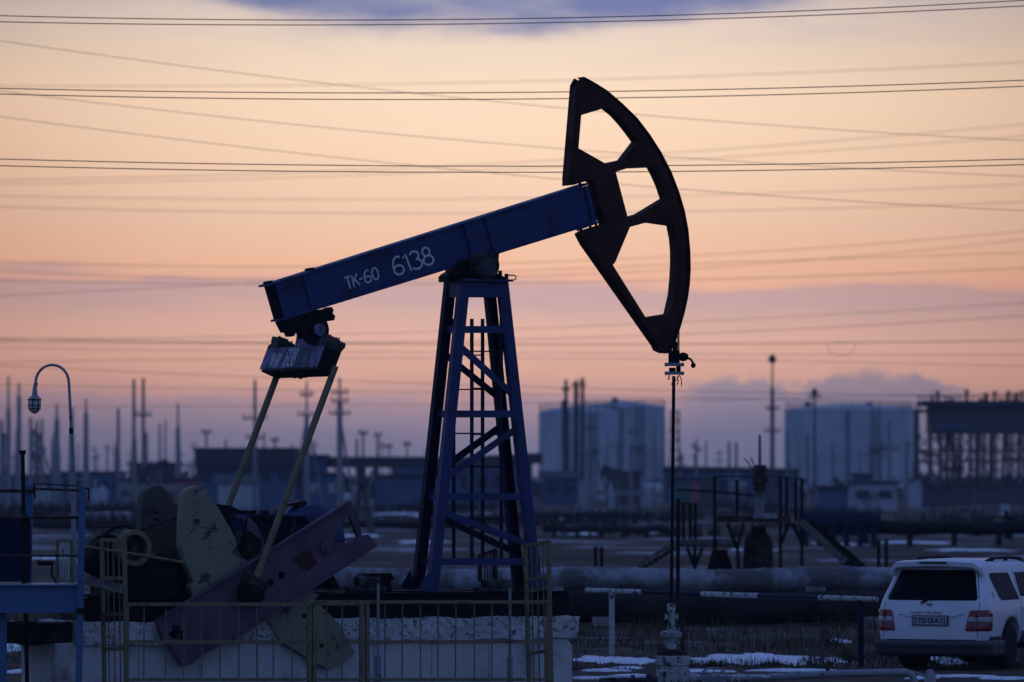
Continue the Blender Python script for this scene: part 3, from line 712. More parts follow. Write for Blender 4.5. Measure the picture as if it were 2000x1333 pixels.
m = MB(); q0 = BW(4,1196,.2); m.bar(V((q0.x,YB+.2,0)), q0, EX*.065, EY*.03); m.build('post', M['blue2'], PF)
for pts, r_, dd in (([(XL,959),(68,959)], .026, 1.2), ([(64,955),(154,958)], .018, 1.2), ([(68,945),(150,949)], .010, .0), ([(XL,1010),(160,1011)], .022, 1.2), ([(XL,1085),(155,1086)], .016, 1.2)):
    m = MB(); m.tube([BW(x,y,dd if x < 100 else dd*.2) for x,y in pts], r_, 8); m.build('handrail', M['rust'], PF)
m = MB(); m.tube([BW(66,945,.6),BW(68,975,.6)], .015, 6); m.tube([BW(174,955),BW(158,952)], .014, 6); m.tube([BW(173,955),BW(173,978)], .012, 6); m.build('rail_hook', M['black'], PF)
bx('side_sheet', XL, 1013, 47, 1139, 1.05, 1.07, M['darkblue'])
m = MB(); m.tube([BW(45,1142,.5),BW(50,1015,.5),BW(51,1005,.5)], .022, 6); m.tube([BW(49,1010,.5),BW(60,1035,.5)], .02, 6); m.build('brace', M['black'], PF)
bx('clamp_block', 151, 1188, 165, 1198, -.15, .05, M['black'])
m = MB(); q0 = BW(44,884,.9); m.tube([V((BW(43,1000).x,YB+.9,0)), q0], .03, 8); m.tube([q0-EZ*.03,q0+EZ*.03], .05, 8)
m.build('steel_mast', M['black'], None, 'thin black upright pole behind the blue platform at the left edge', 'pole')
m = MB(); m.tube([BW(143,1140,1.6),BW(144,950,1.6)], .035, 8); 
m.build('platform_stanchion', M['galv'], PF)
# small caged ladder hoop on the platform
CG = root('pipe_cage', BW(127,1139,.8), 'small yellowish caged guard with bright bars standing on the blue platform', 'cage')
for x in (112,140):
    m = MB(); m.bar(BW(x,1139,.8), BW(x,1055,.8), EX*.022, EY*.02); m.build('post', M['yellow'], CG)
for y in (1058,1132):
    m = MB(); m.bar(BW(110,y,.8), BW(140,y,.8), EY*.05, EZ*.03); m.build('rail', M['yellow'], CG)
for x in (119,124,129,134):
    m = MB(); m.tube([BW(x,1135,.75),BW(x,1058,.75)], .012, 6); m.build('bar', M['white'], CG)
m = MB(); m.tube([BW(x,y,.7) for x,y in ((73,1100),(104,1101),(101,1108),(101,1122),(106,1132),(110,1139))], [.035,.03,.015,.015,.015,.015], 8)
m.build('hand_lever', M['black'], None, 'black bent hand lever in front of the small caged guard', 'lever')
# lamp
LP = root('street_lamp', V((W(143,1000,86).x, 86, 0)), 'grey gooseneck lamp with a caged glass bulb rising behind the blue platform', 'lamp')
YL = 86.
pts = [V((W(145,1000,YL).x,YL,0)), W(144,951,YL), W(139.5,840,YL), W(136,775,YL), W(134.8,752,YL)]
cx_, cy_ = 102, 748
for i in range(1, 13):
    an = math.pi*i/12; pts.append(W(102+32.5*math.cos(an), 748-35*math.sin(an), YL))
pts.append(W(69.3,752,YL))
m = MB(); m.tube(pts, [.036,.032,.026]+[.021]*(len(pts)-3), 10); m.build('pole', M['galv'], LP)
m = MB(); m.tube([W(139.3,849,YL),W(139.2,846,YL),W(139,838,YL),W(139,835,YL)], [.02,.034,.034,.02], 8); m.build('pole_clamp', M['black'], LP)
lc = W(67.3,780,YL)
pxm = YL/F
m = MB(); m.lathe(W(68,760,YL), -EZ, [(3*pxm,-2*pxm),(4.5*pxm,0),(5.2*pxm,8*pxm),(6*pxm,13*pxm),(11*pxm,17*pxm),(12.5*pxm,19*pxm)], 18); m.tube([W(68.7,752,YL), W(68.3,760,YL)], .03, 8); m.tube([W(66,749.5,YL),W(74,750,YL)], .018, 6)
hs_ = m.build('lamp_housing', M['galv'], LP)
m = MB(); m.lathe(W(67.3,781,YL), -EZ, [(11*pxm,-1.5*pxm),(14*pxm,-1*pxm),(14*pxm,1*pxm),(11*pxm,1.5*pxm)], 18)
for rr, yo in ((12.6, 10.5), (12, 17.5)):
    n_ = 18; m.tube([W(67.3,781+yo,YL)+V((math.cos(2*math.pi*i/n_)*rr*pxm, math.sin(2*math.pi*i/n_)*rr*pxm, 0)) for i in range(n_+1)], .006, 5)
for i in range(6):
    an = 2*math.pi*i/6+.3; dv_ = V((math.cos(an), math.sin(an), 0)); m.tube([W(67.3,781+yo,YL)+dv_*rr*pxm for yo, rr in ((0,12),(12,12),(19,11),(24,7),(27,1))], .006, 5)
m.build('lamp_cage', M['black'], LP)
m = MB(); m.lathe(W(67.3,782,YL), -EZ, [(10.5*pxm,0),(11*pxm,8*pxm),(10.3*pxm,16*pxm),(8*pxm,21*pxm),(4*pxm,25*pxm),(0.5*pxm,26*pxm)], 18); m.build('lamp_glass', M['lampglass'], LP)

# ------------------------------------------------------------------ rod hanger and wellhead
RV = -.015
RH = root('rod_hanger', U(1317,740,RV), 'polished rod and black clamps hanging below the horsehead by a cable', 'rod hanger')
m = MB(); m.tube([U(1326,620,RV),U(1326,688,RV)], .010, 6); m.tube([U(1323.5,640,RV+.1),U(1323.5,688,RV+.1)], .008, 6); m.build('bridle_cable', M['black'], RH)
m = MB(); m.tube([U(1316,735,RV),U(1313.5,960,RV),U(1311,1183,RV)], .026, 8); m.tube([U(1317.5,664,RV),U(1317,690,RV)], .028, 8); m.build('polished_rod', M['black'], RH)
m = MB(); m.box(U(1316.5,700,RV), (.085,.09,.12), (EX,EY,EZ)); m.box(U(1313,725,RV), (.05,.06,.05)); m.box(U(1325,722,RV), (.035,.05,.07)); m.tube([U(1310,672,RV),U(1310,690,RV)], .016, 6); m.tube([U(1321,668,RV),U(1321,690,RV)], .014, 6)
m.build('clamp', M['black'], RH, bevel=.01)
for y in (712.5, 729.5):
    m = MB(); m.box(U(1317.5,y,RV), (.145,.10,.022), (EX,EY,EZ)); m.box(U(1301,y,RV-.05), (.022,.06,.028)); m.box(U(1333,y,RV-.05), (.022,.06,.028)); m.build('carrier_bar', M['galv'], RH, bevel=.006)
m = MB(); c_ = U(1336,697.5,RV); m.lathe(c_-EX*.075, EX, [(.03,0),(.062,.02),(.07,.06),(.062,.10),(.035,.14)], 14)
m.tube([U(1341,699,RV),U(1349,702,RV),U(1353,708,RV),U(1354,714,RV)], .018, 8); m.lathe(U(1354,714,RV)+EZ*.04, -EZ, [(.01,0),(.034,.012),(.04,.04),(.03,.07),(.01,.08)], 10)
m.build('load_sensor', M['black'], RH)
m = MB()
for x0, y0, x1, y1, x2, y2 in ((1305,734,1307,739,1304,742),(1312,735,1317,742,1311,752),(1322,735,1325,744,1322,753),(1327,733,1331,742,1331,755),(1326,734,1322,742,1318,745),(1308,733,1306,737,1308,741)):
    m.tube([U(x0,y0,RV),U(x1,y1,RV),U(x2,y2,RV)], .008, 5)
m.build('frayed_wire', M['black'], RH)
YW = U(1311,1183,RV).y
def ww(px, py): return W(px, py, YW)
WH = root('wellhead', V((ww(1313,1300).x, YW, 0)), 'chipped white wellhead with flanges where the polished rod enters the ground', 'wellhead')
pw_ = YW/F
def stack(name, prof, cx, mt, axis=-EZ, n=22):
    m = MB(); m.lathe(ww(cx, prof[0][1]), axis, [(r_*pw_, (y-prof[0][1])*pw_) for r_, y in prof], n, False); return m.build(name, mt, WH)
stack('stuffing_box', [(6,1178),(8.3,1180),(8.3,1192),(7,1193),(7,1223),(8.5,1224),(8.5,1232),(6,1233)], 1311.5, M['white'])
m = MB(); m.box(ww(1311.5,1205), (12.5*pw_,.035,.025)); m.box(ww(1300,1205), (.012,.05,.045)); m.box(ww(1323,1205), (.012,.05,.045)); m.build('packing_nut', M['white'], WH)
stack('upper_flange', [(12,1232),(20,1235),(21,1238),(20.5,1245),(14,1247)], 1311, M['galv'])
stack('neck', [(13,1247),(11.5,1252),(10,1254),(9.5,1275),(11,1281)], 1311.5, M['white'])
stack('lower_flange', [(14,1268),(22,1272),(22,1277),(12,1280)], 1311, M['rust'])
stack('casing_head', [(30,1281),(34,1282.5),(34,1299),(31,1301),(31,1308),(33,1310),(33,1345),(33,1370)], 1314, M['white'])
m = MB()
for i in range(10):
    an = 2*math.pi*i/10+.2; q_ = ww(1314,1281)+V((math.cos(an), math.sin(an), 0))*28*pw_; m.tube([q_-EZ*.02, q_+EZ*.06], .018, 6)
m.rough(ww(1298,1270), (.05,.04,.05), (EX,EY,EZ), .05, .03, seed=3)
m.build('flange_bolt', M['rust'], WH)
m = MB(); m.tube([V((ww(1334,1280).x,YW+.25,.3)), V((ww(1334.5,1190).x,YW+.25,ww(1334,1177).z))], .035, 8); m.box(V((ww(1333,1180).x,YW+.25,ww(1334,1180).z)), (.07,.04,.05)); m.build('side_pipe', M['rust'], WH)
m = MB(); m.tube([V((ww(1325,1186).x,YW+.3,ww(1325,1186).z)), V((ww(1326,975).x,YW+.3,ww(1326,975).z))], .028, 8)
m.build('guide_rod', M['black'], WH)
m = MB(); m.tube([V((ww(1335,1200).x,YW,ww(1,1215).z)), ww(1336,1180)], .01, 6); m.build('gauge_line', M['black'], WH)
# flow line to the right and left
YF_ = YW-.4
def wf(px, py, dy=0): return W(px, py, YF_+dy)
FL = root('flow_line', V((wf(1560,1330).x, YF_, 0)), 'pale grey flow pipe running right from the wellhead to an elbow by the car', 'pipe')
m = MB(); m.tube([wf(1345,1326), wf(1420,1327), wf(1500,1323), wf(1640,1316), wf(1768,1313.5), wf(1780,1317), wf(1785,1328), wf(1787,1360)], .058, 12)
m.build('pipe', M['galv'], FL)
for x, y, r_ in ((1352,1326,.10),(1358,1326,.085),(1430,1326.5,.075),(1443,1326,.085)):
    m = MB(); p = wf(x,y); m.tube([p-EX*.018, p+EX*.018], r_, 14, smooth=False); m.build('coupling', M['white'], FL)
m = MB(); p = wf(1394,1322, -.12); n_ = 22; m.tube([p+V((math.cos(2*math.pi*i/n_)*.20, math.sin(2*math.pi*i/n_)*.05, math.sin(2*math.pi*i/n_)*.13)) for i in range(n_+1)], .014, 6)
for i in range(4):
    an = math.pi*i/4; m.tube([p-V((math.cos(an)*.20, math.sin(an)*.05, math.sin(an)*.13)), p+V((math.cos(an)*.20, math.sin(an)*.05, math.sin(an)*.13))], .009, 5)
m.box(wf(1394,1330), (.09,.06,.09)); m.build('valve_wheel', M['galv'], FL)
m = MB(); m.tube([wf(1616,1316),wf(1617,1300)], .03, 8); m.rough(wf(1620,1297), (.05,.03,.03), (EX,EY,EZ), .04, .02, seed=8); m.build('hose_tap', M['rust'], FL)
m = MB()
for i in range(12):
    x = random.uniform(1352,1520); m.rough(wf(x,1320.5+random.uniform(-1,1),-.01)+EZ*.0, (random.uniform(.06,.16),.04,.016), (EX,EY,EZ), .04, .012, seed=i)
m.build('snow_crust', M['snow'], FL)
FL2 = root('feeder_pipe', V((wf(1240,1330).x, YF_, 0)), 'dark snow-dusted pipe coupling on the left side of the wellhead', 'pipe')
m = MB(); m.tube([wf(1170,1333),wf(1284,1328)], .06, 10); m.tube([wf(1262,1328),wf(1275,1328)], .10, 12, smooth=False); m.tube([wf(1232,1329),wf(1240,1329)], .085, 12, smooth=False); m.build('pipe', M['grease'], FL2)
m = MB()
for i in range(8): m.rough(wf(1180+i*12,1322.5,0), (.05,.05,.014), (EX,EY,EZ), .04, .012, seed=i+20)
m.build('snow_crust', M['snow'], FL2)
# valve stub in front of the car
VS = root('valve_stub', V((wf(1815,1330).x, YF_+.3, 0)), 'small grey valve with a tilted handle standing in front of the car', 'valve')
m = MB(); m.tube([V((wf(1818,1330).x,YF_+.3,0)), wf(1818,1322,.3), wf(1816,1308,.3)], [.10,.085,.045], 10); m.tube([wf(1788,1314,.3),wf(1808,1322,.3)], .02, 6); m.build('valve_body', M['galv'], VS)
m = MB(); m.tube([wf(1821,1308,.3),wf(1821,1296,.3)], .018, 6); m.tube([wf(1814,1289,.3),wf(1822,1295,.3),wf(1834,1299,.3)], [.03,.022,.012], 6); m.build('handle', M['black'], VS)

# ------------------------------------------------------------------ striped barrier
m = None
yL, yR = GY(1280), GY(1303)
BR = root('barrier', V((W(1440,1290,98).x, 98, 0)), 'horizontal pole barrier striped white and dark blue on two posts', 'barrier')
def bp(px):
    f = (px-1196)/(1680-1196); Y = yL+(yR-yL)*f
    return W(px, 1155+(px-1200)*.0315, Y)
for x0, x1, mt in ((1146,1255,'white'),(1255,1372,'darkblue'),(1372,1482,'white'),(1482,1601,'darkblue'),(1601,1712,'white')):
    m = MB(); m.tube([bp(x0), bp(x1)], .047 if mt == 'white' else .040, 12); m.build('stripe_section', M[mt], BR)
for px, mt in ((1195,'white'),(1681,'darkblue')):
    q_ = bp(px); m = MB(); m.tube([V((q_.x,q_.y+.0,0)), q_-EZ*.045], .052, 12); m.tube([q_-EZ*.07, q_-EZ*.02], .062, 12); m.build('post', M[mt], BR)

# ------------------------------------------------------------------ big pipelines
def pipeline(name, label, Y_l, Y_r, ztop, r_, mt, x0=-5, bands=()):
    xl, xr = x0, 22.
    rt = root(name, V(((xl+xr)/2, Y_l, 0)), label, 'pipeline', 'large pipelines behind the pumpjack')
    m = MB(); P_ = lambda x: V((x, Y_l+(Y_r-Y_l)*(x-xl)/(xr-xl), ztop-r_+.03*math.sin(x*1.1)))
    m.tube([P_(xl+(xr-xl)*i/36) for i in range(37)], r_, 24); m.build('pipe', mt, rt)
    for x in bands:
        m = MB(); m.tube([P_(x), P_(x+.10)], r_+.02, 24); m.build('band', mt, rt)
    x = xl+1
    while x < xr:
        m = MB(); q_ = P_(x); m.box(V((q_.x,q_.y,(q_.z-r_*.6)/2)), (.22,.5,max(.05,(q_.z-r_*.6)/2))); m.build('support', M['conc'], rt); x += 5.7
    return rt
zt = W(1400,1110,124).z
pipeline('pipeline', 'pale foil-wrapped pipeline running across behind the barrier', 124, 124, zt, .27, M['pipe'], x0=W(480,1,124).x, bands=[W(x,1,124).x for x in (700,905,1040,1142,1235,1330,1400,1490,1560,1650,1760)])
pipeline('pipeline', 'dark tarred pipeline lying in front of the pale wrapped one', 121.5, 121.5, W(1400,1157,121.5).z, .34, M['pipe2'], x0=W(1085,1,121.5).x)

# ------------------------------------------------------------------ second well platform (behind the pipelines)
YP = 157.
def pp_(px, py, dy=0): return W(px, py, YP+dy)
SP = root('well_platform', V((pp_(1470,1100).x, YP, 0)), 'rusty raised work platform with stairs around a second wellhead', 'platform')
def bar2(name, pts, hw, mt='rust', hd=.04, parent=SP, dy=0):
    m = MB()
    for p0, p1 in zip(pts, pts[1:]):
        a0, a1 = pp_(*p0,dy), pp_(*p1,dy); d = (a1-a0).normalized(); m.bar(a0, a1, d.cross(EY).normalized()*hw, EY*hd)
    return m.build(name, M[mt], parent)
for x, yt, yb in ((1396,931,1070),(1439.5,937,1010),(1524,931,1158),(1536.5,932,1012),(1554,934,1018),(1566,935,1158)): bar2('railing_post', [(x,yt),(x,yb)], .045, 'black')
for x, yt, yb in ((1324,982,1158),(1335,982,1053),(1348,983,1053),(1358,983,1053)): bar2('railing_post', [(x,yt),(x,yb)], .045, 'black')
for dy in (0, 2.0): bar2('rail', [(1396,931),(1524,931),(1566,936)], .015, 'black', .02, dy=dy)
bar2('rail', [(1320,957),(1400,961),(1474,969)], .03, 'black'); bar2('rail', [(1324,984),(1358,984)], .018, 'black')
m = MB(); m.box(pp_(1470,1013,1.0), (1.02,1.1,.09)); m.build('upper_deck', M['rust'], SP)
m = MB(); m.box(pp_(1495,1008,-.15), (.34,.03,.07)); m.build('toe_board', M['farwhite'], SP)
m = MB(); m.box(pp_(1380,1064,1.0), (.85,.9,.05)); m.build('lower_deck', M['rust'], SP)
m = MB(); m.box(pp_(1378,1060,.0)+EZ*.01, (.82,.04,.085)); m.build('toe_board', M['plank'], SP)
for pts in ([(1421,1022),(1438,1070)],[(1452,1022),(1440,1070)],[(1540,1022),(1526,1060)],[(1548,1022),(1566,1062)],[(1342,1070),(1356,1106)],[(1372,1070),(1358,1106)],[(1440,1066),(1443,1120)],[(1357,1066),(1357,1120)],[(1396,1066),(1396,1110)]):
    bar2('strut', pts, .05, 'black')
m = MB(); m.bar(pp_(1316,1062,0), pp_(1240,1108,0), EY*.03, V((.5,0,.85))*.11); m.build('stair_stringer', M['plank'], SP)
m = MB(); a0, a1 = pp_(1318,1072,0), pp_(1244,1117,0); m.bar(a0, a1, EY*.03, V((.5,0,.85))*.07); m.bar(a0+EY*.8, a1+EY*.8, EY*.03, V((.5,0,.85))*.09)
for i in range(8): m.box(a0+(a1-a0)*(i+.5)/8+EY*.4, (.13,.38,.015))
m.build('left_stair', M['black'], SP)
m = MB(); a0, a1 = pp_(1560,1018,0), pp_(1672,1116,0); d = (a1-a0).normalized()
m.bar(a0, a1, EY*.05, d.cross(EY).normalized()*.10); m.bar(a0+EY*.9+EX*.3, a1+EY*.9+EX*.35, EY*.05, d.cross(EY).normalized()*.10)
for i in range(12):
    q_ = a0+(a1-a0)*(i+.5)/12; m.box(q_+EY*.45+EX*.1, (.14,.42,.02))
m.build('right_stair', M['black'], SP)
m = MB(); m.bar(a0+EX*.05-EY*.1, a1-EX*.3+EZ*.25-EY*.1, EY*.03, d.cross(EY).normalized()*.10); m.build('stair_stringer', M['plank'], SP)
SW_ = root('second_wellhead', V((pp_(1484,1100).x, YP+1, 0)), 'brownish second wellhead with thick flanges rising through the rusty platform', 'wellhead')
pm = YP/F
def st2(name, prof, cx, mt):
    m = MB(); c_ = pp_(cx, prof[0][1], 1.0); m.lathe(c_, -EZ, [(r_*pm, (y-prof[0][1])*pm) for r_, y in prof], 18, False); m.build(name, mt, SW_)
st2('spindle', [(2.5,850),(3,912)], 1484, M['farsteel'])
st2('valve_bonnet', [(9,908),(14,911),(15,921),(11,922),(11,930),(16,932),(17,944),(12,946),(12,960)], 1484, M['rust'])
st2('stem', [(10,946),(9,960),(9,1010)], 1483, M['conc'])
st2('casing', [(14,1028),(16,1040),(26,1052),(29,1070),(31,1158)], 1481, M['rust'])
m = MB(); m.lathe(pp_(1405,1074,1), -EZ, [(20*pm,0),(33*pm,30*pm),(34*pm,84*pm)], 4, False); m.build('spill_tray', M['black'], SW_)
m = MB(); m.tube([pp_(1468,915,1),pp_(1460,902,1),pp_(1453,896,1)], .02, 6); m.tube([pp_(1472,908,1),pp_(1466,893,1)], .02, 6); m.build('loose_cable', M['black'], SW_)
# short bollards beyond the pipe
for x, yt, Y_, lab in ((1163,1072,140,'left one of two dark stakes behind the pale pipeline, right of the tower'),(1175,1073,140,'right one of two dark stakes behind the pale pipeline, right of the tower'),(1716,1058,150,'left one of two dark stakes beyond the pipeline above the car'),(1731,1058,150,'right one of two dark stakes beyond the pipeline above the car')):
    m = MB(); q_ = W(x,yt,Y_); m.tube([V((q_.x,Y_,-.2)), q_], .045, 8); m.lathe(q_, EZ, [(.06,0),(.06,.03),(.03,.05)], 8); m.build('marker_stake', M['black'], None, lab, 'stake', 'dark stakes behind the pipelines')

# ------------------------------------------------------------------ off-road car
PSI = math.radians(25); CARY = 93.8; ccx = (1815-1000)/F*CARY
AF, AL = V((math.sin(PSI), math.cos(PSI), 0)), V((math.cos(PSI), -math.sin(PSI), 0))
def cp(x, y, z): return V((ccx,CARY,0)) + AL*x + AF*y + EZ*z
CAR = root('parked_car', cp(0,2.4,0), 'white off-road car seen from behind at the right edge', 'car')
WZ = [(.42,.90),(.52,.945),(.70,.965),(.98,.97),(1.08,.955),(1.16,.935),(1.40,.86),(1.62,.795),(1.70,.765),(1.76,.72),(1.80,.62),(1.825,.40)]
RZ = [(.42,.04),(.52,.02),(.70,.02),(.98,.05),(1.16,.10),(1.40,.24),(1.62,.37),(1.70,.42),(1.76,.48),(1.80,.60),(1.825,.9)]
FZ = [(.42,4.75),(.60,4.86),(.98,4.82),(1.08,4.70),(1.12,3.75),(1.16,3.62),(1.62,2.95),(1.76,2.75),(1.80,2.6),(1.825,2.3)]
def itp(T, z):
    if z <= T[0][0]: return T[0][1]
    for (a0, b0), (a1, b1) in zip(T, T[1:]):
        if z <= a1: return b0+(b1-b0)*(z-a0)/(a1-a0)
    return T[-1][1]
CRR = .17
def rear_y(x, z):
    w = itp(WZ, z); r0 = itp(RZ, z); e = abs(x)-(w-CRR)
    crown = .05*(x/w)**2
    return r0+crown+(CRR-math.sqrt(max(0, CRR*CRR-min(e, CRR)**2)) if e > 0 else 0)
def side_x(y, z):
    w = itp(WZ, z); r0 = itp(RZ, z)+.05; e = (r0+CRR)-y
    return w-(CRR-math.sqrt(max(0, CRR*CRR-min(e, CRR)**2)) if e > 0 else 0)
m = MB(); zs = [.42,.47,.52,.60,.70,.80,.90,.98,1.03,1.08,1.12,1.16,1.24,1.32,1.40,1.48,1.55,1.62,1.66,1.70,1.73,1.76,1.78,1.80,1.815,1.825]
rings = []
for z in zs:
    w = itp(WZ, z); f = itp(FZ, z); pts = []
    xs = [-w+CRR*(1-math.cos(k_*math.pi/2/6)) for k_ in range(6)]+[(-w+CRR)+(2*w-2*CRR)*k_/10 for k_ in range(11)]+[w-CRR*(1-math.cos(k_*math.pi/2/6)) for k_ in range(5,-1,-1)]
    for x in xs: pts.append(cp(x, rear_y(x, z), z))
    yr = rear_y(w, z)
    for k_ in range(1, 30): pts.append(cp(w, yr+(f-.3-yr)*k_/30, z))
    for k_ in range(13):
        an = math.pi*k_/12; pts.append(cp(w*math.copysign(abs(math.cos(an))**.6, math.cos(an)), f-.3+.3*math.sin(an)**.8, z))
    for k_ in range(29, 0, -1): pts.append(cp(-w, yr+(f-.3-yr)*k_/30, z))
    rings.append(pts)
n_ = len(rings[0]); vs = [p for r_ in rings for p in r_]
fs = [(i*n_+j, i*n_+(j+1) % n_, (i+1)*n_+(j+1) % n_, (i+1)*n_+j) for i in range(len(zs)-1) for j in range(n_)]
fs += [tuple(range(n_)), tuple(range((len(zs)-1)*n_, len(zs)*n_))]
m.add(vs, fs, True)
body = m.build('body', M['car'], CAR)
RAX, FAX = 1.30, 4.10
cut = MB()
for y in (RAX, FAX):
    for s_ in (-1, 1): cut.lathe(cp(s_*.62, y, .40), AL*s_, [(.47,0),(.47,.6)], 30, False)
co_ = cut.build('wheel_arch_cut', M['seam'], CAR)
bpy.context.view_layer.update()
md = body.modifiers.new('arches', 'BOOLEAN'); md.object = co_; md.operation = 'DIFFERENCE'; md.solver = 'EXACT'
dg = bpy.context.evaluated_depsgraph_get(); nm_ = bpy.data.meshes.new_from_object(body.evaluated_get(dg))
body.modifiers.clear(); body.data = nm_; bpy.data.objects.remove(co_)
def rpatch(name, zl, fx, mt, off=.006, nx=14, th=.012, parent=body, **k):
    """panel on the rear face: rows of z, fx(z)->(xl,xr)"""
    m = MB(); F_, B_ = [], []
    for z in zl:
        xl, xr = fx(z)
        for i in range(nx+1):
            x = xl+(xr-xl)*i/nx; y = rear_y(x, z); F_.append(cp(x, y-off, z)); B_.append(cp(x, y+th, z))
    k_ = nx+1; N_ = len(F_); R_ = len(zl); fs = []
    for j in range(R_-1):
        for i in range(nx): fs.append((j*k_+i, j*k_+i+1, (j+1)*k_+i+1, (j+1)*k_+i))
    edge = [i for i in range(k_)]+[j*k_+nx for j in range(1, R_)]+[(R_-1)*k_+i for i in range(nx-1, -1, -1)]+[j*k_ for j in range(R_-2, 0, -1)]
    for a_, b_ in zip(edge, edge[1:]+edge[:1]): fs.append((a_, b_, b_+N_, a_+N_))
    m.add(F_+B_, fs, True); return m.build(name, mt, parent, **k)
def spatch(name, yl_, fz, mt, off=.006, nz=8, sgn=1, parent=body, **k):
    m = MB(); F_, B_ = [], []
    for y in yl_:
        z0, z1 = fz(y)
        for i in range(nz+1):
            z = z0+(z1-z0)*i/nz; x = side_x(y, z); F_.append(cp(sgn*(x+off), y, z)); B_.append(cp(sgn*(x-.012), y, z))
    k_ = nz+1; N_ = len(F_); R_ = len(yl_); fs = [(j*k_+i, j*k_+i+1, (j+1)*k_+i+1, (j+1)*k_+i) for j in range(R_-1) for i in range(nz)]
    edge = [i for i in range(k_)]+[j*k_+nz for j in range(1, R_)]+[(R_-1)*k_+i for i in range(nz-1, -1, -1)]+[j*k_ for j in range(R_-2, 0, -1)]
    for a_, b_ in zip(edge, edge[1:]+edge[:1]): fs.append((a_, b_, b_+N_, a_+N_))
    m.add(F_+B_, fs, True); return m.build(name, mt, parent, **k)
def rnd(z, z0, z1, r_):   # inset near the ends for rounded corners
    e = min(z-z0, z1-z)
    return 0 if e >= r_ else r_-math.sqrt(max(0, r_*r_-(r_-e)**2))
def zl(z0, z1, n=12, r_=.05):
    a_ = [z0+r_*k_/4 for k_ in range(4)]; c_ = [z1-r_*k_/4 for k_ in range(3,-1,-1)]
    return a_+[z0+r_+(z1-z0-2*r_)*k_/n for k_ in range(n+1)][0:]+c_
Z0, Z1 = 1.155, 1.655
rpatch('rear_window', zl(Z0,Z1), lambda z: (-(.80-(z-Z0)*.30)+rnd(z,Z0,Z1,.05), (.80-(z-Z0)*.30)-rnd(z,Z0,Z1,.05)), M['glass'], off=.004)
for s_ in (-1, 1):
    def lam(z, s_=s_):
        z0, z1 = .655, 1.0; inn = .61+(z-z0)*.22+rnd(z,z0,z1,.04)*1.0; outx = itp(WZ, z)
        return (inn, outx) if s_ > 0 else (-outx, -inn)
    tl = rpatch('tail_light', zl(.655,1.0,10,.04), lam, M['red'], off=.014, nx=12)
    def lam2(z, s_=s_): a_, b_ = lam(z); return (a_+.02, b_-.0) if s_ > 0 else (a_, b_-.02)
    rpatch('clear_lens', [.80,.83,.86,.885], lam2, M['clear'], off=.019, nx=12, parent=tl)
    zz = lambda y, s_=s_: (.655+max(0,(y-.30))*.3, 1.0-max(0,(y-.22))*.25)
    yy_ = [.05+CRR*.0+.012*i for i in range(27)]
    t2 = spatch('tail_light', yy_, zz, M['red'], off=.012, sgn=s_)
    spatch('clear_lens', yy_[2:-1], lambda y: (.80,.885), M['clear'], off=.017, sgn=s_, parent=t2)
    # panel gap between tailgate and body
    rpatch('panel_gap', [.50,.60,.655], lambda z, s_=s_: (s_*.826-.004, s_*.826+.004), M['seam'], off=.003, nx=1)
    rpatch('panel_gap', [1.0,1.1,1.2,1.35,1.5,1.62], lambda z, s_=s_: (s_*(.835-max(0,z-1.1)*.26)-.004, s_*(.835-max(0,z-1.1)*.26)+.004), M['seam'], off=.003, nx=1)
    rpatch('lamp_gap', [.655,.75,.85,.95,1.0], lambda z, s_=s_: (s_*.826-.005, s_*.826+.005), M['seam'], off=.021, nx=1)
rpatch('tailgate_split', [.915,.922], lambda z: (-.58,.58), M['seam'], off=.003, nx=20)
rpatch('tailgate_gap', [.498,.512], lambda z: (-.78,.78), M['seam'], off=.004, nx=20)
# plate
py_ = rear_y(0,.80)-.022
m = MB(); m.box(cp(.01,py_,.825), (.318,.010,.084), (AL,AF,EZ)); lpf = m.build('license_plate', M['seam'], CAR)
m = MB(); m.box(cp(.01,py_-.012,.825), (.303,.004,.070), (AL,AF,EZ)); m.build('plate_face', M['plate'], lpf)
def text3(name, s, x0, z0, size, mt, parent, y, sx=1.0, ext=.002):
    cu = bpy.data.curves.new(name, 'FONT'); cu.body = s; cu.size = size; cu.extrude = ext; cu.offset = size*.012
    to = bpy.data.objects.new(name, cu); COL.objects.link(to); bpy.context.view_layer.update()
    me = bpy.data.meshes.new_from_object(to.evaluated_get(bpy.context.evaluated_depsgraph_get())); bpy.data.objects.remove(to)
    org = WL[parent.name]
    for v in me.vertices: v.co = cp(x0+v.co.x*sx, y-v.co.z, z0+v.co.y)-org
    me.materials.clear(); me.materials.append(mt); o = bpy.data.objects.new(name, me); COL.objects.link(o); o.parent = parent; WL[o.name] = org; return o
text3('plate_lettering', '733 OLA', -.195, .785, .118, M['seam'], lpf, py_-.018, .80)
text3('plate_region', '12', .195, .785, .118, M['seam'], lpf, py_-.018, .80)
text3('plate_country', 'KZ', -.275, .772, .042, M['seam'], lpf, py_-.018)
m = MB(); m.box(cp(-.248,py_-.0175,.855), (.030,.0015,.020), (AL,AF,EZ)); m.build('plate_flag', M['blue2'], lpf)
m = MB(); m.box(cp(.178,py_-.0175,.825), (.003,.0015,.068), (AL,AF,EZ)); m.build('plate_divider', M['seam'], lpf)
text3('badge_lettering', 'LAND CRUISER', -.34, .930, .062, M['galv'], body, rear_y(0,.95)-.012, 1.32)
m = MB(); m.box(cp(-.02,rear_y(0,1.09)-.012,1.085), (.05,.006,.025), (AL,AF,EZ)); m.build('badge', M['galv'], body, bevel=.006)
m = MB(); m.prism([cp(x,rear_y(x,.84)-.008,z) for x,z in ((-.50,.925),(-.42,.90),(-.42,.89),(.44,.89),(.44,.90),(.52,.925))], -AF*.012); m.build('plate_recess', M['car'], body)
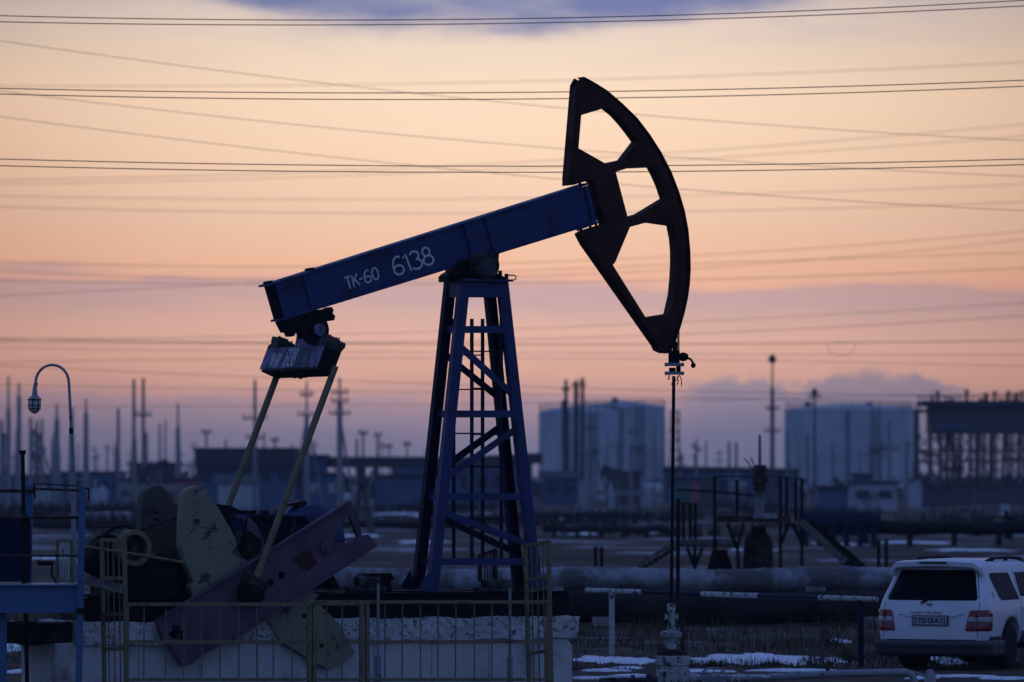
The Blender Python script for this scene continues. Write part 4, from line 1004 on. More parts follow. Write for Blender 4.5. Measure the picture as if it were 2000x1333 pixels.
# wiper
m = MB(); m.bar(cp(-.17,rear_y(0,1.13)-.03,1.11), cp(-.07,rear_y(0,1.17)-.02,1.165), AF*.012, V((0,0,1))*.020); m.tube([cp(-.08,rear_y(0,1.16)-.02,1.16), cp(.45,rear_y(.4,1.19)-.012,1.185)], .008, 6); m.build('wiper', M['seam'], body)
# spoiler
def spoil():
    m = MB(); n = 24; A_, B_, C_, D_ = [], [], [], []
    for i in range(n+1):
        x = -.80+1.6*i/n; e = max(0, abs(x)-.66)/.14; dz = e*e*.12
        zt_ = 1.825-dz-.035*(x/.8)**2; A_.append(cp(x*.97,.55,zt_)); B_.append(cp(x,.22+.10*e,zt_-.02)); C_.append(cp(x,.235+.10*e,zt_-.115)); D_.append(cp(x*.97,.55,zt_-.14))
    vs = A_+B_+C_+D_; k_ = n+1; fs = []
    for i in range(n):
        for r0_, r1_ in ((0,1),(1,2),(2,3),(3,0)): fs.append((r0_*k_+i, r0_*k_+i+1, r1_*k_+i+1, r1_*k_+i))
    fs += [(0,k_,2*k_,3*k_), (n,n+k_,n+2*k_,n+3*k_)]; m.add(vs, fs, False); 
    o = m.build('spoiler', M['car'], CAR, bevel=.015)
    m = MB(); m.box(cp(-.02,.216,1.775), (.24,.012,.013), (AL,AF,EZ)); m.build('brake_light', M['seam'], o)
    for s_ in (-1,1):
        m = MB(); m.prism([cp(s_*.80,.33,1.70), cp(s_*.815,.36,1.56), cp(s_*.785,.42,1.58), cp(s_*.77,.45,1.70)], AL*(-s_)*.03); m.build('spoiler_tip', M['car'], o)
spoil()
# bumper
def bumper():
    m = MB(); prof = [(.0,.50),(-.03,.498),(-.095,.485),(-.115,.46),(-.12,.41),(-.095,.385),(-.10,.33),(-.08,.27),(-.03,.235),(.05,.23)]
    path = []
    for y in (1.0-.16, .70,.50,.36): path.append((-.985, y))
    for k_ in range(7): an = math.pi/2*k_/6; path.append((-.985+.22*(1-math.cos(an)), .26-.2*math.sin(an)))
    for k_ in range(1,12): path.append((-.765+1.53*k_/12, .06-.05*math.sin(math.pi*k_/12)))
    for k_ in range(6,-1,-1): an = math.pi/2*k_/6; path.append((.985-.22*(1-math.cos(an)), .26-.2*math.sin(an)))
    for y in (.36,.50,.70,1.0-.16): path.append((.985, y))
    vs = []
    for i, (x, y) in enumerate(path):
        p0 = path[max(0,i-1)]; p1 = path[min(len(path)-1,i+1)]; dx_, dy_ = p1[0]-p0[0], p1[1]-p0[1]; L_ = math.hypot(dx_,dy_); nx_, ny_ = dy_/L_, -dx_/L_
        side = min(1, max(.28, (.5-abs(y-.0))*2)) if abs(x) > .9 else 1
        for o_, z in prof: vs.append(cp(x-nx_*o_*side*-1*-1 if False else x+nx_*(-o_)*side, y+ny_*(-o_)*side, z))
    k_ = len(prof); fs = [(i*k_+j, i*k_+j+1, (i+1)*k_+j+1, (i+1)*k_+j) for i in range(len(path)-1) for j in range(k_-1)]
    m.add(vs, fs, True); return m.build('bumper', M['carlow'], CAR)
bumper()
for s_ in (-1,1):
    spatch('side_cladding', [.30+.06*i for i in range(9)], lambda y: (.42,.56), M['carlow'], off=.02, sgn=s_)
    spatch('side_cladding', [1.80+.2*i for i in range(10)], lambda y: (.42,.62), M['carlow'], off=.02, sgn=s_)
    # side windows
    def sw(y0_, y1_, slant0, slant1, nm='side_window'):
        ys_ = [y0_+(y1_-y0_)*i/16 for i in range(17)]
        def fz(y):
            lo, hi = 1.20, 1.60
            if slant0 and y < y0_+.30: lo = max(lo, 1.20+.40*(1-(y-y0_)/.30)**2.0*.0+0); lo = 1.20+.36*max(0,(y0_+.16-y)/.16)*.6; hi = 1.60-.05*max(0,(y0_+.05-y)/.05)
            if slant1: hi = min(hi, 1.62-max(0, y-(y1_-.45))*.85)
            return (lo, max(hi, lo+.01))
        return spatch(nm, ys_, fz, M['glass2'], off=.005, sgn=s_)
    # quarter window leans with the D-pillar
    m = MB()
    q = []
    F_ = []; nn_ = 10; k2 = nn_+1
    for i in range(nn_+1):
        z = 1.15+(1.60-1.15)*i/nn_; f = (z-1.15)/.45; yl_ = .84-.24*f+rnd(z,1.15,1.60,.07); yr_ = 1.76-.20*f-rnd(z,1.15,1.60,.03)
        for j in range(nn_+1): y = yl_+(yr_-yl_)*j/nn_; F_.append(cp(s_*(side_x(y,z)+.006), y, z))
    m.add(F_, [(i*k2+j, i*k2+j+1, (i+1)*k2+j+1, (i+1)*k2+j) for i in range(nn_) for j in range(nn_)], True); m.build('quarter_window', M['glass2'], body)
    sw(1.86, 2.54, 0, 0); sw(2.60, 3.42, 0, 1)
    for y in (1.80, 2.57): spatch('door_gap', [y, y+.010], lambda y: (.60,1.70), M['seam'], off=.004, sgn=s_, nz=10)
    m = MB(); m.box(cp(s_*.975,1.80,1.02), (.02,.09,.018), (AL,AF,EZ)); m.box(cp(s_*.975,2.75,1.02), (.02,.09,.018), (AL,AF,EZ)); m.build('door_handle', M['car'], body, bevel=.006)
    m = MB()
    for i in range(4): m.box(cp(s_*(side_x(.56,1.22+i*.022)+.004), .56, 1.22+i*.022), (.004,.055,.004), (AL,AF,EZ))
    m.build('vent_louvre', M['galv'], body)
    m = MB(); m.tube([cp(s_*.62,.95,1.78), cp(s_*.63,1.1,1.815), cp(s_*.64,1.4,1.835), cp(s_*.64,2.2,1.835), cp(s_*.63,2.65,1.82), cp(s_*.62,2.75,1.79)], .022, 8)
    for y in (1.25, 1.9): m.box(cp(s_*.64,y,1.825), (.018,.05,.03), (AL,AF,EZ))
    m.build('roof_rail', M['seam'], CAR)
    m = MB(); m.box(cp(s_*1.06,3.25,1.18), (.09,.05,.08), (AL,AF,EZ)); m.build('mirror', M['car'], CAR, bevel=.02)
    for y in (RAX, FAX):
        wc = cp(s_*.82, y, .39); WL_ = AL*s_
        m = MB(); m.lathe(wc-WL_*.13, WL_, [(.25,0),(.36,.01),(.39,.05),(.39,.21),(.36,.25),(.25,.262)], 32)
        wh = m.build('wheel', M['rubber'], CAR)
        m = MB(); m.lathe(wc-WL_*.02, WL_, [(.245,0),(.25,.125),(.235,.14),(.20,.10),(.07,.11),(.05,.13),(.01,.13)], 28)
        for i in range(6):
            an = math.pi*2*i/6; dv_ = AF*math.cos(an)+EZ*math.sin(an); m.bar(wc+WL_*.09+dv_*.04, wc+WL_*.105+dv_*.23, dv_.cross(AL).normalized()*.035, AL*.012)
        m.build('rim', M['rim'], wh)
    m = MB(); m.lathe(cp(s_*.66,4.83,.82), AF, [(.10,-.05),(.11,.0),(.08,.03)], 16); m.build('headlight', M['clear'], CAR)
m = MB(); m.box(cp(0,2.4,.40), (.55,1.9,.10), (AL,AF,EZ)); m.box(cp(0,RAX,.38), (.75,.08,.07), (AL,AF,EZ)); m.box(cp(.0,.55,.34), (.50,.35,.07), (AL,AF,EZ)); m.tube([cp(.42,.10,.30),cp(.42,.9,.32)], .035, 10); m.build('underbody', M['seam'], CAR)
for s_ in (-1,1):
    for y in (RAX, FAX): m = MB(); m.lathe(cp(s_*.60,y,.42), AL*s_, [(.44,0),(.44,.02)], 24, False); m.build('wheel_well', M['seam'], CAR)
ws = []
m = MB(); k_ = 9; F_ = []
for i in range(k_):
    z = 1.18+.42*i/(k_-1); f = itp(FZ,z); w = itp(WZ,z)*.80
    for j in range(k_): x = -w+2*w*j/(k_-1); F_.append(cp(x, f+.012-.0*(x*x), z))
m.add(F_, [(i*k_+j,i*k_+j+1,(i+1)*k_+j+1,(i+1)*k_+j) for i in range(k_-1) for j in range(k_-1)], True); m.build('windscreen', M['glass2'], body)

# ------------------------------------------------------------------ snow and grass near the well
def snow():
    m = MB(); rnd_ = random.Random(3)
    patches = [(1185,1290,62,6),(1235,1292,40,5),(1500,1288,120,10),(1420,1290,70,7),(1590,1292,60,7),(1637,1252,17,4),(1180,1311,36,1.4),(1230,1322,40,1.2),(1160,1326,36,1.2),(1225,1306,26,1.2),
     (60,1262,60,9),(30,1252,40,6),(45,1313,30,2.5),(90,1314,10,2),(75,1324,22,2.5),(20,1270,30,4),(1880,1322,55,1.3),(1960,1327,40,1.2),(1800,1326,30,1.2),(1380,1312,50,1.6),(1560,1311,70,1.2),(1840,1290,30,8),
     (770,1004,45,3),(855,1008,60,4),(700,1047,50,5),(640,1024,40,3),(1130,1042,70,4),(1120,1015,40,2),(820,1060,50,5),(1270,1040,40,4),(940,1003,40,4),(200,1003,60,4),(90,1090,60,5),(1790,1060,70,4),(1900,1075,70,4),(1640,1063,40,4),(1480,1075,60,3),(820,1150,40,14),(890,1130,20,10),(760,1138,30,10)]
    for (px, py, hw, hh_) in patches:
        far_ = py < 1120; hw = hw*.7 if far_ else hw; hh_ = hh_*.5 if far_ else hh_
        c_ = G(px, py); Y1, Y2 = GY(py+hh_), GY(py-hh_); rx = hw/F*c_.y; ry = (Y2-Y1)/2; nr, na = 9, 90; vs = []
        cyc = (Y1+Y2)/2; sd = rnd_.uniform(0,99)
        for i in range(nr+1):
            f = i/nr
            for j in range(na):
                an = 2*math.pi*j/na
                e = 1+.7*noise.noise(V((math.cos(an)*2.2+sd, math.sin(an)*2.2, 0)))*(1.6 if far_ else 1)+.6*(2 if far_ else 1)*noise.noise(V((math.cos(an)*9+sd, math.sin(an)*9, 5)))+.3*noise.noise(V((math.cos(an)*25+sd, math.sin(an)*25, 5)))
                x = c_.x+math.cos(an)*rx*f*e; y = cyc+math.sin(an)*ry*f*e
                z = .010+.028*max(0,1-f**3)*(1+.8*noise.noise(V((x*2.2,y*2.2,1))))-.014*(f == 1)
                vs.append(V((x,y,z)))
        fs = [(i*na+j, i*na+(j+1)%na, (i+1)*na+(j+1)%na, (i+1)*na+j) for i in range(nr) for j in range(na)]
        m.add(vs, fs, True)
    m.build('snow', M['snow'], kind='stuff', label='thin patches of old snow lying on the dark ground')
snow()
def grass():
    m = MB(); r_ = random.Random(5); vs = []; fs = []
    def blade(x, y, h):
        a_ = r_.uniform(0, 6.28); w = r_.uniform(.006,.014); lx, ly = r_.uniform(-.35,.35)*h, r_.uniform(-.35,.35)*h; o = len(vs)
        vs.extend([V((x-w*math.cos(a_), y-w*math.sin(a_), -.01)), V((x+w*math.cos(a_), y+w*math.sin(a_), -.01)), V((x+lx, y+ly, h))]); fs.append((o,o+1,o+2))
    n = 0
    while n < 30000:
        px = r_.uniform(-60, 2080); py = 1195+115*r_.random()
        c_ = G(px, py); d_ = noise.noise(V((c_.x*.5, c_.y*.35, 2)))+.35*noise.noise(V((c_.x*2.5,c_.y*2,7)))
        n += 1
        if d_ < -.02 + r_.uniform(-.2,.2): continue
        if 1277 < py < 1300 and 1130 < px < 1680 and r_.random() < .96: continue
        k_ = max(.25, 1.0-(py-1215)/140); blade(c_.x, c_.y, r_.uniform(.10,.36)*k_*(1+d_))
    for (cx_, cy_, sp_x, nn, hh_) in ((1395,1300,30,160,.12),(1460,1299,40,120,.12),(1510,1300,20,90,.13),(1600,1297,35,200,.18),(1655,1292,20,200,.25),(1340,1302,20,160,.15),(880,1165,60,900,.5),(960,1175,40,500,.4),(720,1180,60,500,.4)):
        for i in range(nn):
            c_ = G(r_.gauss(cx_, sp_x*.5), cy_+r_.uniform(-4,4)); blade(c_.x, c_.y, hh_*r_.uniform(.4,1.2))
    m.add(vs, fs); m.build('grass', M['grassm'], kind='stuff', label='dry winter grass tufts around the well and pipelines')
grass()
m = MB(); c_ = G(1625,1262); 
for i in range(26):
    a_ = random.uniform(0,6.28); L_ = random.uniform(.2,.5); q_ = c_+V((random.uniform(-.15,.15),random.uniform(-.1,.1),0)); e_ = q_+V((math.cos(a_)*L_*.6,math.sin(a_)*L_*.4,L_*.7)); m.tube([q_, (q_+e_)/2+EX*.03, e_], [.010,.007,.003], 4)
m.build('dry_bush', M['shrub'], None, 'small bare dark bush beside the snow, left of the car', 'bush')

# ------------------------------------------------------------------ far structures
def tank(px0, px1, ytop, Y, label, yb=None, knobs=(), stair=False):
    cx_ = (px0+px1)/2; r_ = (px1-px0)/2/F*Y; z1 = H+(HOR-ytop)/F*Y; c_ = V(((cx_-1000)/F*Y, Y, 0))
    rt = root('storage_tank', c_, label, 'tank', 'large silver storage tanks')
    m = MB(); m.lathe(c_-EZ*.3, EZ, [(r_*1.01,0),(r_*1.01,.4),(r_,.4),(r_,z1*.33),(r_*1.004,z1*.333),(r_,z1*.336),(r_,z1*.66),(r_*1.004,z1*.663),(r_,z1*.666),(r_,z1+.3)], 64, False); 
    for f in (.5,.83,.17):
        zq = z1*f; m.lathe(c_+EZ*zq, EZ, [(r_,0),(r_*1.003,.02),(r_*1.003,.06),(r_,.08)], 64, False)
    m.build('shell', M['tankm'], rt)
    m = MB(); m.lathe(c_+EZ*(z1+.01), EZ, [(r_*1.01,0),(r_*.98,.15),(r_*.5,.65),(.5,.9),(.05,.95)], 48, True); rf = m.build('roof', M['tankm'], rt)
    m = MB(); n = 40
    for zz in (.55, 1.05): m.tube([c_+V((math.cos(2*math.pi*i/n)*r_*.98, math.sin(2*math.pi*i/n)*r_*.98, z1+zz)) for i in range(n+1)], .035, 4)
    for i in range(n): p = c_+V((math.cos(2*math.pi*i/n)*r_*.98, math.sin(2*math.pi*i/n)*r_*.98, z1+.1)); m.tube([p, p+EZ*1.0], .035, 4)
    m.build('roof_railing', M['farsteel'], rt)
    for kx, ky in knobs:
        q_ = W(kx, ky, Y-r_*.3); m = MB(); m.lathe(V((q_.x,q_.y,z1+.1)), EZ, [(.35,0),(.35,q_.z-z1-.5),(.55,q_.z-z1-.45),(.5,q_.z-z1),(.1,q_.z-z1+.15)], 12, False); m.build('roof_vent', M['farblue'], rt)
    for adeg in (290,):
        d_ = V((math.cos(math.radians(adeg)), math.sin(math.radians(adeg)), 0)); t_2 = V((-d_.y, d_.x, 0)); m = MB()
        for e in (-.45, .45): m.bar(c_+d_*(r_+.5)+t_2*e, c_+d_*(r_+.5)+t_2*e+EZ*(z1+1), d_*.06, t_2*.06)
        k_ = 0
        while k_*.6 < z1: m.bar(c_+d_*(r_+.5)-t_2*.45+EZ*k_*.6, c_+d_*(r_+.5)+t_2*.45+EZ*k_*.6, d_*.04, EZ*.04); k_ += 1
        m.box(c_+d_*(r_+.5)+EZ*z1*.55, (.8,.8,.08)); m.build('ladder', M['farsteel'], rt)
    m = MB(); d_ = V((math.cos(math.radians(266)), math.sin(math.radians(266)), 0)); m.tube([c_+d_*(r_+.3), c_+d_*(r_+.3)+EZ*z1], .14, 6); m.build('riser_pipe', M['farsteel'], rt)
    if stair:
        m = MB(); N_ = 30; prev = None
        for i in range(N_+1):
            an = math.radians(182+34*(1-i/N_)); p = c_+V((math.cos(an)*(r_+.4), math.sin(an)*(r_+.4), z1*i/N_))
            if prev: m.bar(prev, p, V((math.cos(an),math.sin(an),0))*.4, EZ*.12); m.tube([prev+EZ*1.1+V((math.cos(an),math.sin(an),0))*.4, p+EZ*1.1+V((math.cos(an),math.sin(an),0))*.4], .03, 4)
            prev = p
        m.build('spiral_stair', M['farsteel'], rt)
tank(1052,1206,806,740,'left silver storage tank behind the tower, partly hiding its neighbour', knobs=((1103,785),), stair=False)
tank(1135,1300,796,800,'silver storage tank right of and behind the nearest left tank', knobs=((1201,780),(1168,793)))
tank(1532,1782,802,790,'widest silver storage tank at the right, below the cloud bank', knobs=((1578,788),(1697,790),(1630,798)))
tank(1700,1796,806,850,'silver tank half hidden between the widest tank and the trestle', stair=False)
# column cluster right of the left tanks
def lattice(name, label, cat, px, w, y0, Y, mt='farsteel', segs=7, group=None):
    x = (px-1000)/F*Y; z1 = H+(HOR-y0)/F*Y; hw = w/2/F*Y; rt = root(name, V((x,Y,0)), label, cat, group)
    for sx_ in (-1,1):
        for sy_ in (-1,1):
            m = MB(); m.bar(V((x+sx_*hw,Y+sy_*hw,-.3)), V((x+sx_*hw*.75,Y+sy_*hw*.75,z1)), EX*.09, EY*.09); m.build('leg', M[mt], rt)
    m = MB()
    for i in range(segs):
        za, zb = z1*i/segs, z1*(i+1)/segs; fa, fb = 1-.25*i/segs, 1-.25*(i+1)/segs; s_ = 1 if i%2 else -1
        for sy_ in (-1,1):
            m.tube([V((x-s_*hw*fa,Y+sy_*hw*fa,za)), V((x+s_*hw*fb,Y+sy_*hw*fb,zb))], .06, 4); m.tube([V((x-hw*fb,Y+sy_*hw*fb,zb)), V((x+hw*fb,Y+sy_*hw*fb,zb))], .06, 4)
    m.build('lattice_bracing', M[mt], rt); return rt, z1, hw
lt, z1, hw = lattice('stair_tower', 'dark lattice stair tower at the right side of the left tanks', 'tower', 1318, 20, 802, 770, segs=9)
m = MB()
for i in range(9): m.box(V(((1318-1000)/F*770, 770, z1*(i+1)/9.2)), (hw*1.1, hw*1.1, .08))
m.build('landing', M['farsteel'], lt)
lt, z1, hw = lattice('flare_tower', 'dark twin-pipe process column rising above the left tanks', 'tower', 1131, 17, 742, 690, segs=12)
m = MB(); m.tube([W(1125,960,690), W(1125,746,690)], .28, 10); m.tube([W(1138,960,690), W(1138,738,690)], .22, 10); m.box(W(1130,752,690), (.9,.6,.12)); m.build('column_pipe', M['farsteel'], lt)
m = MB(); m.tube([W(1105,965,680), W(1105,800,680)], .42, 10); m.tube([W(1105.5,800,680), W(1105.5,742,680)], .2, 8); m.box(W(1105,760,680), (.5,.3,.2)); m.tube([W(1100,790,680),W(1100,965,680)], .16, 6)
m.build('exhaust_stack', M['farsteel'], None, 'slim dark stack standing in front of the leftmost tank', 'chimney')
# poles
def pole(px, y0, Y, w, label, arms=(), brace=None, mt='farcon', cap=None, group='utility poles on the horizon', yfat=None):
    x = (px-1000)/F*Y; z1 = H+(HOR-y0)/F*Y; r_ = w/2/F*Y; rt = root('utility_pole', V((x,Y,0)), label, 'pole', group)
    m = MB(); zf = H+(HOR-yfat)/F*Y if yfat else z1*.5
    if yfat: m.tube([V((x,Y,-.4)), V((x,Y,zf-.05)), V((x,Y,zf)), V((x,Y,z1))], [r_*1.9, r_*1.5, r_*.8, r_*.65], 8)
    else: m.tube([V((x,Y,-.4)), V((x,Y,z1))], [r_*1.25, r_*.8], 8)
    m.build('post', M[mt], rt)
    for (ya, hw_, tilt) in arms:
        q_ = W(px, ya, Y); L_ = hw_/F*Y; m = MB(); m.bar(q_-EX*L_+EZ*tilt*L_, q_+EX*L_-EZ*tilt*L_, EY*.07, EZ*.07); ar = m.build('crossarm', M['farsteel'], rt)
        m = MB()
        for e in (-.92, -.45, .45, .92): p = q_+EX*L_*e-EZ*tilt*L_*e; m.tube([p+EZ*.06, p+EZ*.45], .07, 6)
        m.build('insulator', M['farcon'], ar)
    if brace:
        for dxp in brace:
            m = MB(); m.tube([V(((px+dxp-1000)/F*Y, Y+1, -.3)), V((x, Y, z1*.72))], r_*.7, 6); m.build('brace', M[mt], rt)
    if cap:
        q_ = W(px, y0, Y); m = MB(); m.lathe(q_-EZ*.2, EZ, [(cap*.4/F*Y,0),(cap/F*Y,.25),(cap*.9/F*Y,.5),(.2,.9)], 10, False); m.build('lamp_ring', M['farsteel'], rt)
    return rt
PL = [ # px, top, Y, w, label, arms, brace, yfat
 (16.5,735,520,6,'leftmost tall concrete pole on the horizon with a thick lower half',(),None,800),
 (37,748,540,6,'second tall concrete pole from the left edge, thick below',(),None,775),
 (3,820,600,8,'blurred grey pole cut by the left edge of the photo',(),(14,),None),
 (60,815,600,7,'left braced pole of the grey cluster behind the gooseneck lamp',(),(24,),None),
 (72,822,610,7,'middle pole of the grey cluster behind the gooseneck lamp',(),(26,-8),None),
 (82,818,600,6,'right pole of the grey cluster behind the gooseneck lamp',(),(30,),None),
 (111,790,560,7,'thick concrete pole just left of the gooseneck lamp post',(),None,818),
 (141,797,580,7,'concrete pole half hidden by the gooseneck lamp post',(),None,None),
 (168,780,560,6,'concrete pole right of the gooseneck lamp with thin top rods',(),None,805),
 (231,798,560,7,'single plain pole left of the tall pair of poles',(),None,None),
 (261.5,741,520,7,'left one of the tall pair of poles above the motor',(),None,None),
 (280,739,520,7,'right one of the tall pair of poles, with a short arm',((812,16,0),),None,None),
 (312,828,600,5,'short thin pole right of the tall pair, left of two',(),None,None),
 (323,820,640,4,'short thin pole right of the tall pair, right of two',(),None,None),
 (347.5,788,560,6,'pole with a thin spike top above the far counterweight',(),None,835),
 (498,742,520,7,'tall pole with drooping arms behind the left pitman arm',((818,24,.0),(856,18,0)),None,None),
 (599,746,540,6,'tall pole with stacked crossarms between the pitman arms',((773,13,0),(811,18,0)),(-34,34),808),
 (663.5,738,520,7,'tall thick pole with four crossarms right of the pitman arms',((768,17,0),(785,17,0),(809,20,0)),(30,),785),
 (697,857,640,6,'left post of the short braced pole group left of the tower',(),None,None),
 (709,842,620,5,'short pole with a small crossarm left of the tower',((848,9,0),),None,None),
 (738,850,620,6,'short pole with a diagonal brace left of the tower',((852,7,0),),(-26,),None),
 (403,842,640,5,'short pole with a small cap above the long blue building roof, left end',((846,9,0),),None,None),
 (441,860,660,5,'stub pole above the long blue building roof, middle',(),None,None),
 (516,845,640,4,'thin stub pole above the long blue building roof, right part',(),None,None),
 (537,857,640,5,'short dark stub with a cap above the right end of the blue roof',((862,7,0),),None,None),
 (760,868,700,4,'small stub pole by the tower left foot, first',((874,7,0),),None,None),
 (795,862,700,4,'small stub pole by the tower left foot, second',((870,8,0),),None,None),
 (1155,815,560,5,'dark pole with a transformer in front of the left tanks',((838,12,0),),(38,),None),
 (1232,868,520,6,'short thick dark pole in front of the right half of the left tanks',(),None,None),
 (1206,850,600,4,'thin pole in front of the middle of the left tanks',((872,14,0),),None,None),
 (1278,826,600,5,'slim pole in front of the right edge of the left tanks',(),None,None),
 (1236,822,640,4,'slim pole with an arm in front of the left tanks',((846,12,0),),None,None),
 (1360,858,600,5,'blurred dark pole with a leaning arm left of the tall floodlight mast',((878,10,.5),),None,None),
 (1379,862,640,4,'thin pole next to the leaning-arm pole left of the floodlight mast',(),None,None),
 (1424,862,640,6,'left one of the twin thin poles left of the floodlight mast',(),None,None),
 (1438,864,640,6,'right one of the twin thin poles left of the floodlight mast',(),None,None),
 (1538,855,520,5,'dark pole with a stay at the left edge of the widest tank',(),(28,),None),
 (1577,850,560,6,'plain pole in front of the left part of the widest tank',(),None,None),
 (1737,822,580,6,'tall pole in front of the right part of the widest tank',((878,20,0),),None,None),
 (1720,862,600,5,'shorter pole in front of the right part of the widest tank',((876,10,0),),None,None),
 (1680,874,600,4,'thin pole above the small white hut',(),None,None),
 (1770,862,640,5,'blurred pole between the widest tank and the trestle',(),None,None),
]
for px, y0, Y, w, lab, arms, brace, yf in PL: pole(px, y0, Y, w, lab, arms, brace, yfat=yf)
pole(1508.5,706,620,5,'tallest thin floodlight mast with a lamp crown, between the tank groups',((800,13,0),(843,16,0)),None,'farsteel',cap=9,group='floodlight masts',yfat=758)
pole(1591,770,700,5,'dark mast with a cross of lamps above the widest tank',((776,12,0),),None,'farsteel',cap=7,group='floodlight masts')
rm = random.Random(21)
MASTS = []
NUM = 'first second third fourth fifth sixth seventh eighth ninth tenth eleventh twelfth thirteenth fourteenth fifteenth sixteenth seventeenth eighteenth nineteenth twentieth twenty-first twenty-second twenty-third twenty-fourth twenty-fifth twenty-sixth twenty-seventh twenty-eighth'.split()+['thirty-%s' % q for q in ('first','second','third','fourth','fifth','sixth','seventh','eighth','ninth')]+['forty-%s' % q for q in ('first','second','third','fourth','fifth','sixth','seventh','eighth','ninth')]
def thin_mast(px, y0, Y, w, arm):
    m = MB(); p = W(px, y0, Y); r_ = w/2/F*Y; m.tube([V((p.x,Y,-.3)), p], [r_*1.2, r_*.7], 6)
    if arm:
        for k_ in range(arm): q_ = p-EZ*(.6+.9*k_); m.bar(q_-EX*(.5+.25*k_), q_+EX*(.5+.25*k_), EY*.06, EZ*.07)
    MASTS.append((px, m.build('thin_mast', M['farcon'], None, None, 'mast', 'thin hazy masts crowding the horizon'), arm))
for i in range(70):
    zone = rm.random()
    px = rm.uniform(0,380) if zone < .45 else rm.uniform(560,860) if zone < .7 else rm.uniform(1050,1310) if zone < .85 else rm.uniform(1320,1830)
    top = rm.uniform(855,905) if px < 1050 or 1310 < px < 1530 else rm.uniform(830,900)
    thin_mast(px, top, rm.uniform(640,730), rm.uniform(2.0,5.0), rm.choice((0,0,1,1,2)))
for z0_, z1_, nm in ((-99,170,'left of the gooseneck lamp'),(170,390,'between lamp and blue building'),(390,900,'between pitman arms and tower'),(900,1315,'around the left tanks'),(1315,3000,'right of the left tanks')):
    zs_ = sorted([q for q in MASTS if z0_ <= q[0] < z1_], key=lambda q: q[0])
    for i_, (_, o_, arm_) in enumerate(zs_): o_['label'] = '%s from left of the thin masts %s' % (NUM[i_], nm)
ORD = ['leftmost','second from the left','third from the left','fourth from the left','fifth from the left','middle','seventh from the left','eighth from the left','third from the right','second from the right','rightmost']
for oi, (px, y0, w) in enumerate(sorted(((66,838,14),(78,846,12),(110,842,15),(140,850,10),(12,846,14),(36,838,12),(168,838,10),(262,858,10),(283,845,12),(600,838,12),(664,850,12)))):
    m = MB(); Y = 600; p = W(px, y0, Y); h_ = w/2/F*Y
    for sx_ in (-1,1): m.bar(V((p.x+sx_*h_,Y,-.3)), p+EX*sx_*h_*.45, EX*.13, EY*.13)
    for k_ in range(7): f0, f1 = k_/7, (k_+1)/7; s_ = 1 if k_%2 else -1; m.tube([V((p.x-s_*h_*(1-.55*f0),Y,p.z*f0)), V((p.x+s_*h_*(1-.55*f1),Y,p.z*f1))], .09, 4)
    m.build('braced_pylon', M['farcon'], None, ORD[oi]+' of the hazy double-leg pylons behind the tall poles', 'pylon', 'hazy double-leg pylons on the horizon')
# trestle at the right
TRY = 640
TR = root('elevated_trestle', V((W(1930,960,TRY).x, TRY, 0)), 'dark elevated trestle building on braced legs at the right edge', 'trestle')
def tb_(name, x0, y0, x1, y1, d0, d1, mt, parent=TR):
    p0, p1 = W(x0,y1,TRY), W(x1,y0,TRY); m = MB(); m.box(V(((p0.x+p1.x)/2, TRY+(d0+d1)/2, (p0.z+p1.z)/2)), (abs(p1.x-p0.x)/2,(d1-d0)/2,abs(p1.z-p0.z)/2)); return m.build(name, mt, parent)
tb_('deck_house', 1818, 792, 2140, 848, 0, 7, M['farsteel']); tb_('roof_slab', 1800, 783, 2140, 793, -.8, 8, M['roof'])
tb_('lower_rail', 1790, 800, 1818, 806, 0, 6, M['farsteel']); tb_('pale_strip', 1825, 829, 1895, 835, -.15, 0, M['farblue'])
m = MB()
for x in range(1795, 2140, 13): p = W(x,783,TRY); m.tube([p, p+EZ*.55], .05, 4)
m.tube([W(1790,775,TRY), W(2140,773,TRY)], .07, 5); m.build('roof_railing', M['farred'], TR)
for x, y in ((1831,768),(1888,766),(1925,772),(1943,769),(1970,768),(1985,771),(1996,768)):
    m = MB(); p = W(x,y,TRY); m.tube([V((p.x,TRY,W(x,783,TRY).z)), p], .16, 6); m.lathe(p, EZ, [(.25,-.1),(.3,.1),(.1,.3)], 8, False); m.build('roof_vent', M['farsteel'], TR)
xs_ = [1795,1818,1838,1862,1880,1897,1922,1948,1975,2000,2030,2060,2100]
xs_ = [x+random.uniform(-3,3) for x in xs_]
for i, x in enumerate(xs_):
    for dd in (0, 7):
        m = MB(); p = W(x+dd*.6,848 if x > 1800 else 800,TRY); m.bar(V((p.x,TRY+dd,-.4)), V((p.x,TRY+dd,p.z)), EX*.12, EY*.12)
        m.build('leg', M['farred'] if i % 3 == 1 else M['farsteel'], TR)
m = MB()
for i, (x0, x1) in enumerate(zip(xs_, xs_[1:])):
    for dd in (0, 7):
        for (ya, yb) in ((850,878),(878,912),(912,950)):
            p0, p1 = W(x0,ya if i%2 else yb,TRY+dd), W(x1,yb if i%2 else ya,TRY+dd); m.tube([p0,p1], .10, 4)
            if dd == 0 and i % 2 == 0: m.tube([W(x0,ya,TRY), W(x1,yb,TRY)], .08, 4)
m.tube([W(1795,900,TRY), W(2140,900,TRY)], .12, 5); m.tube([W(1795,880,TRY+7), W(2140,880,TRY+7)], .12, 5); m.build('bracing', M['farred'], TR)
rt_ = random.Random(31)
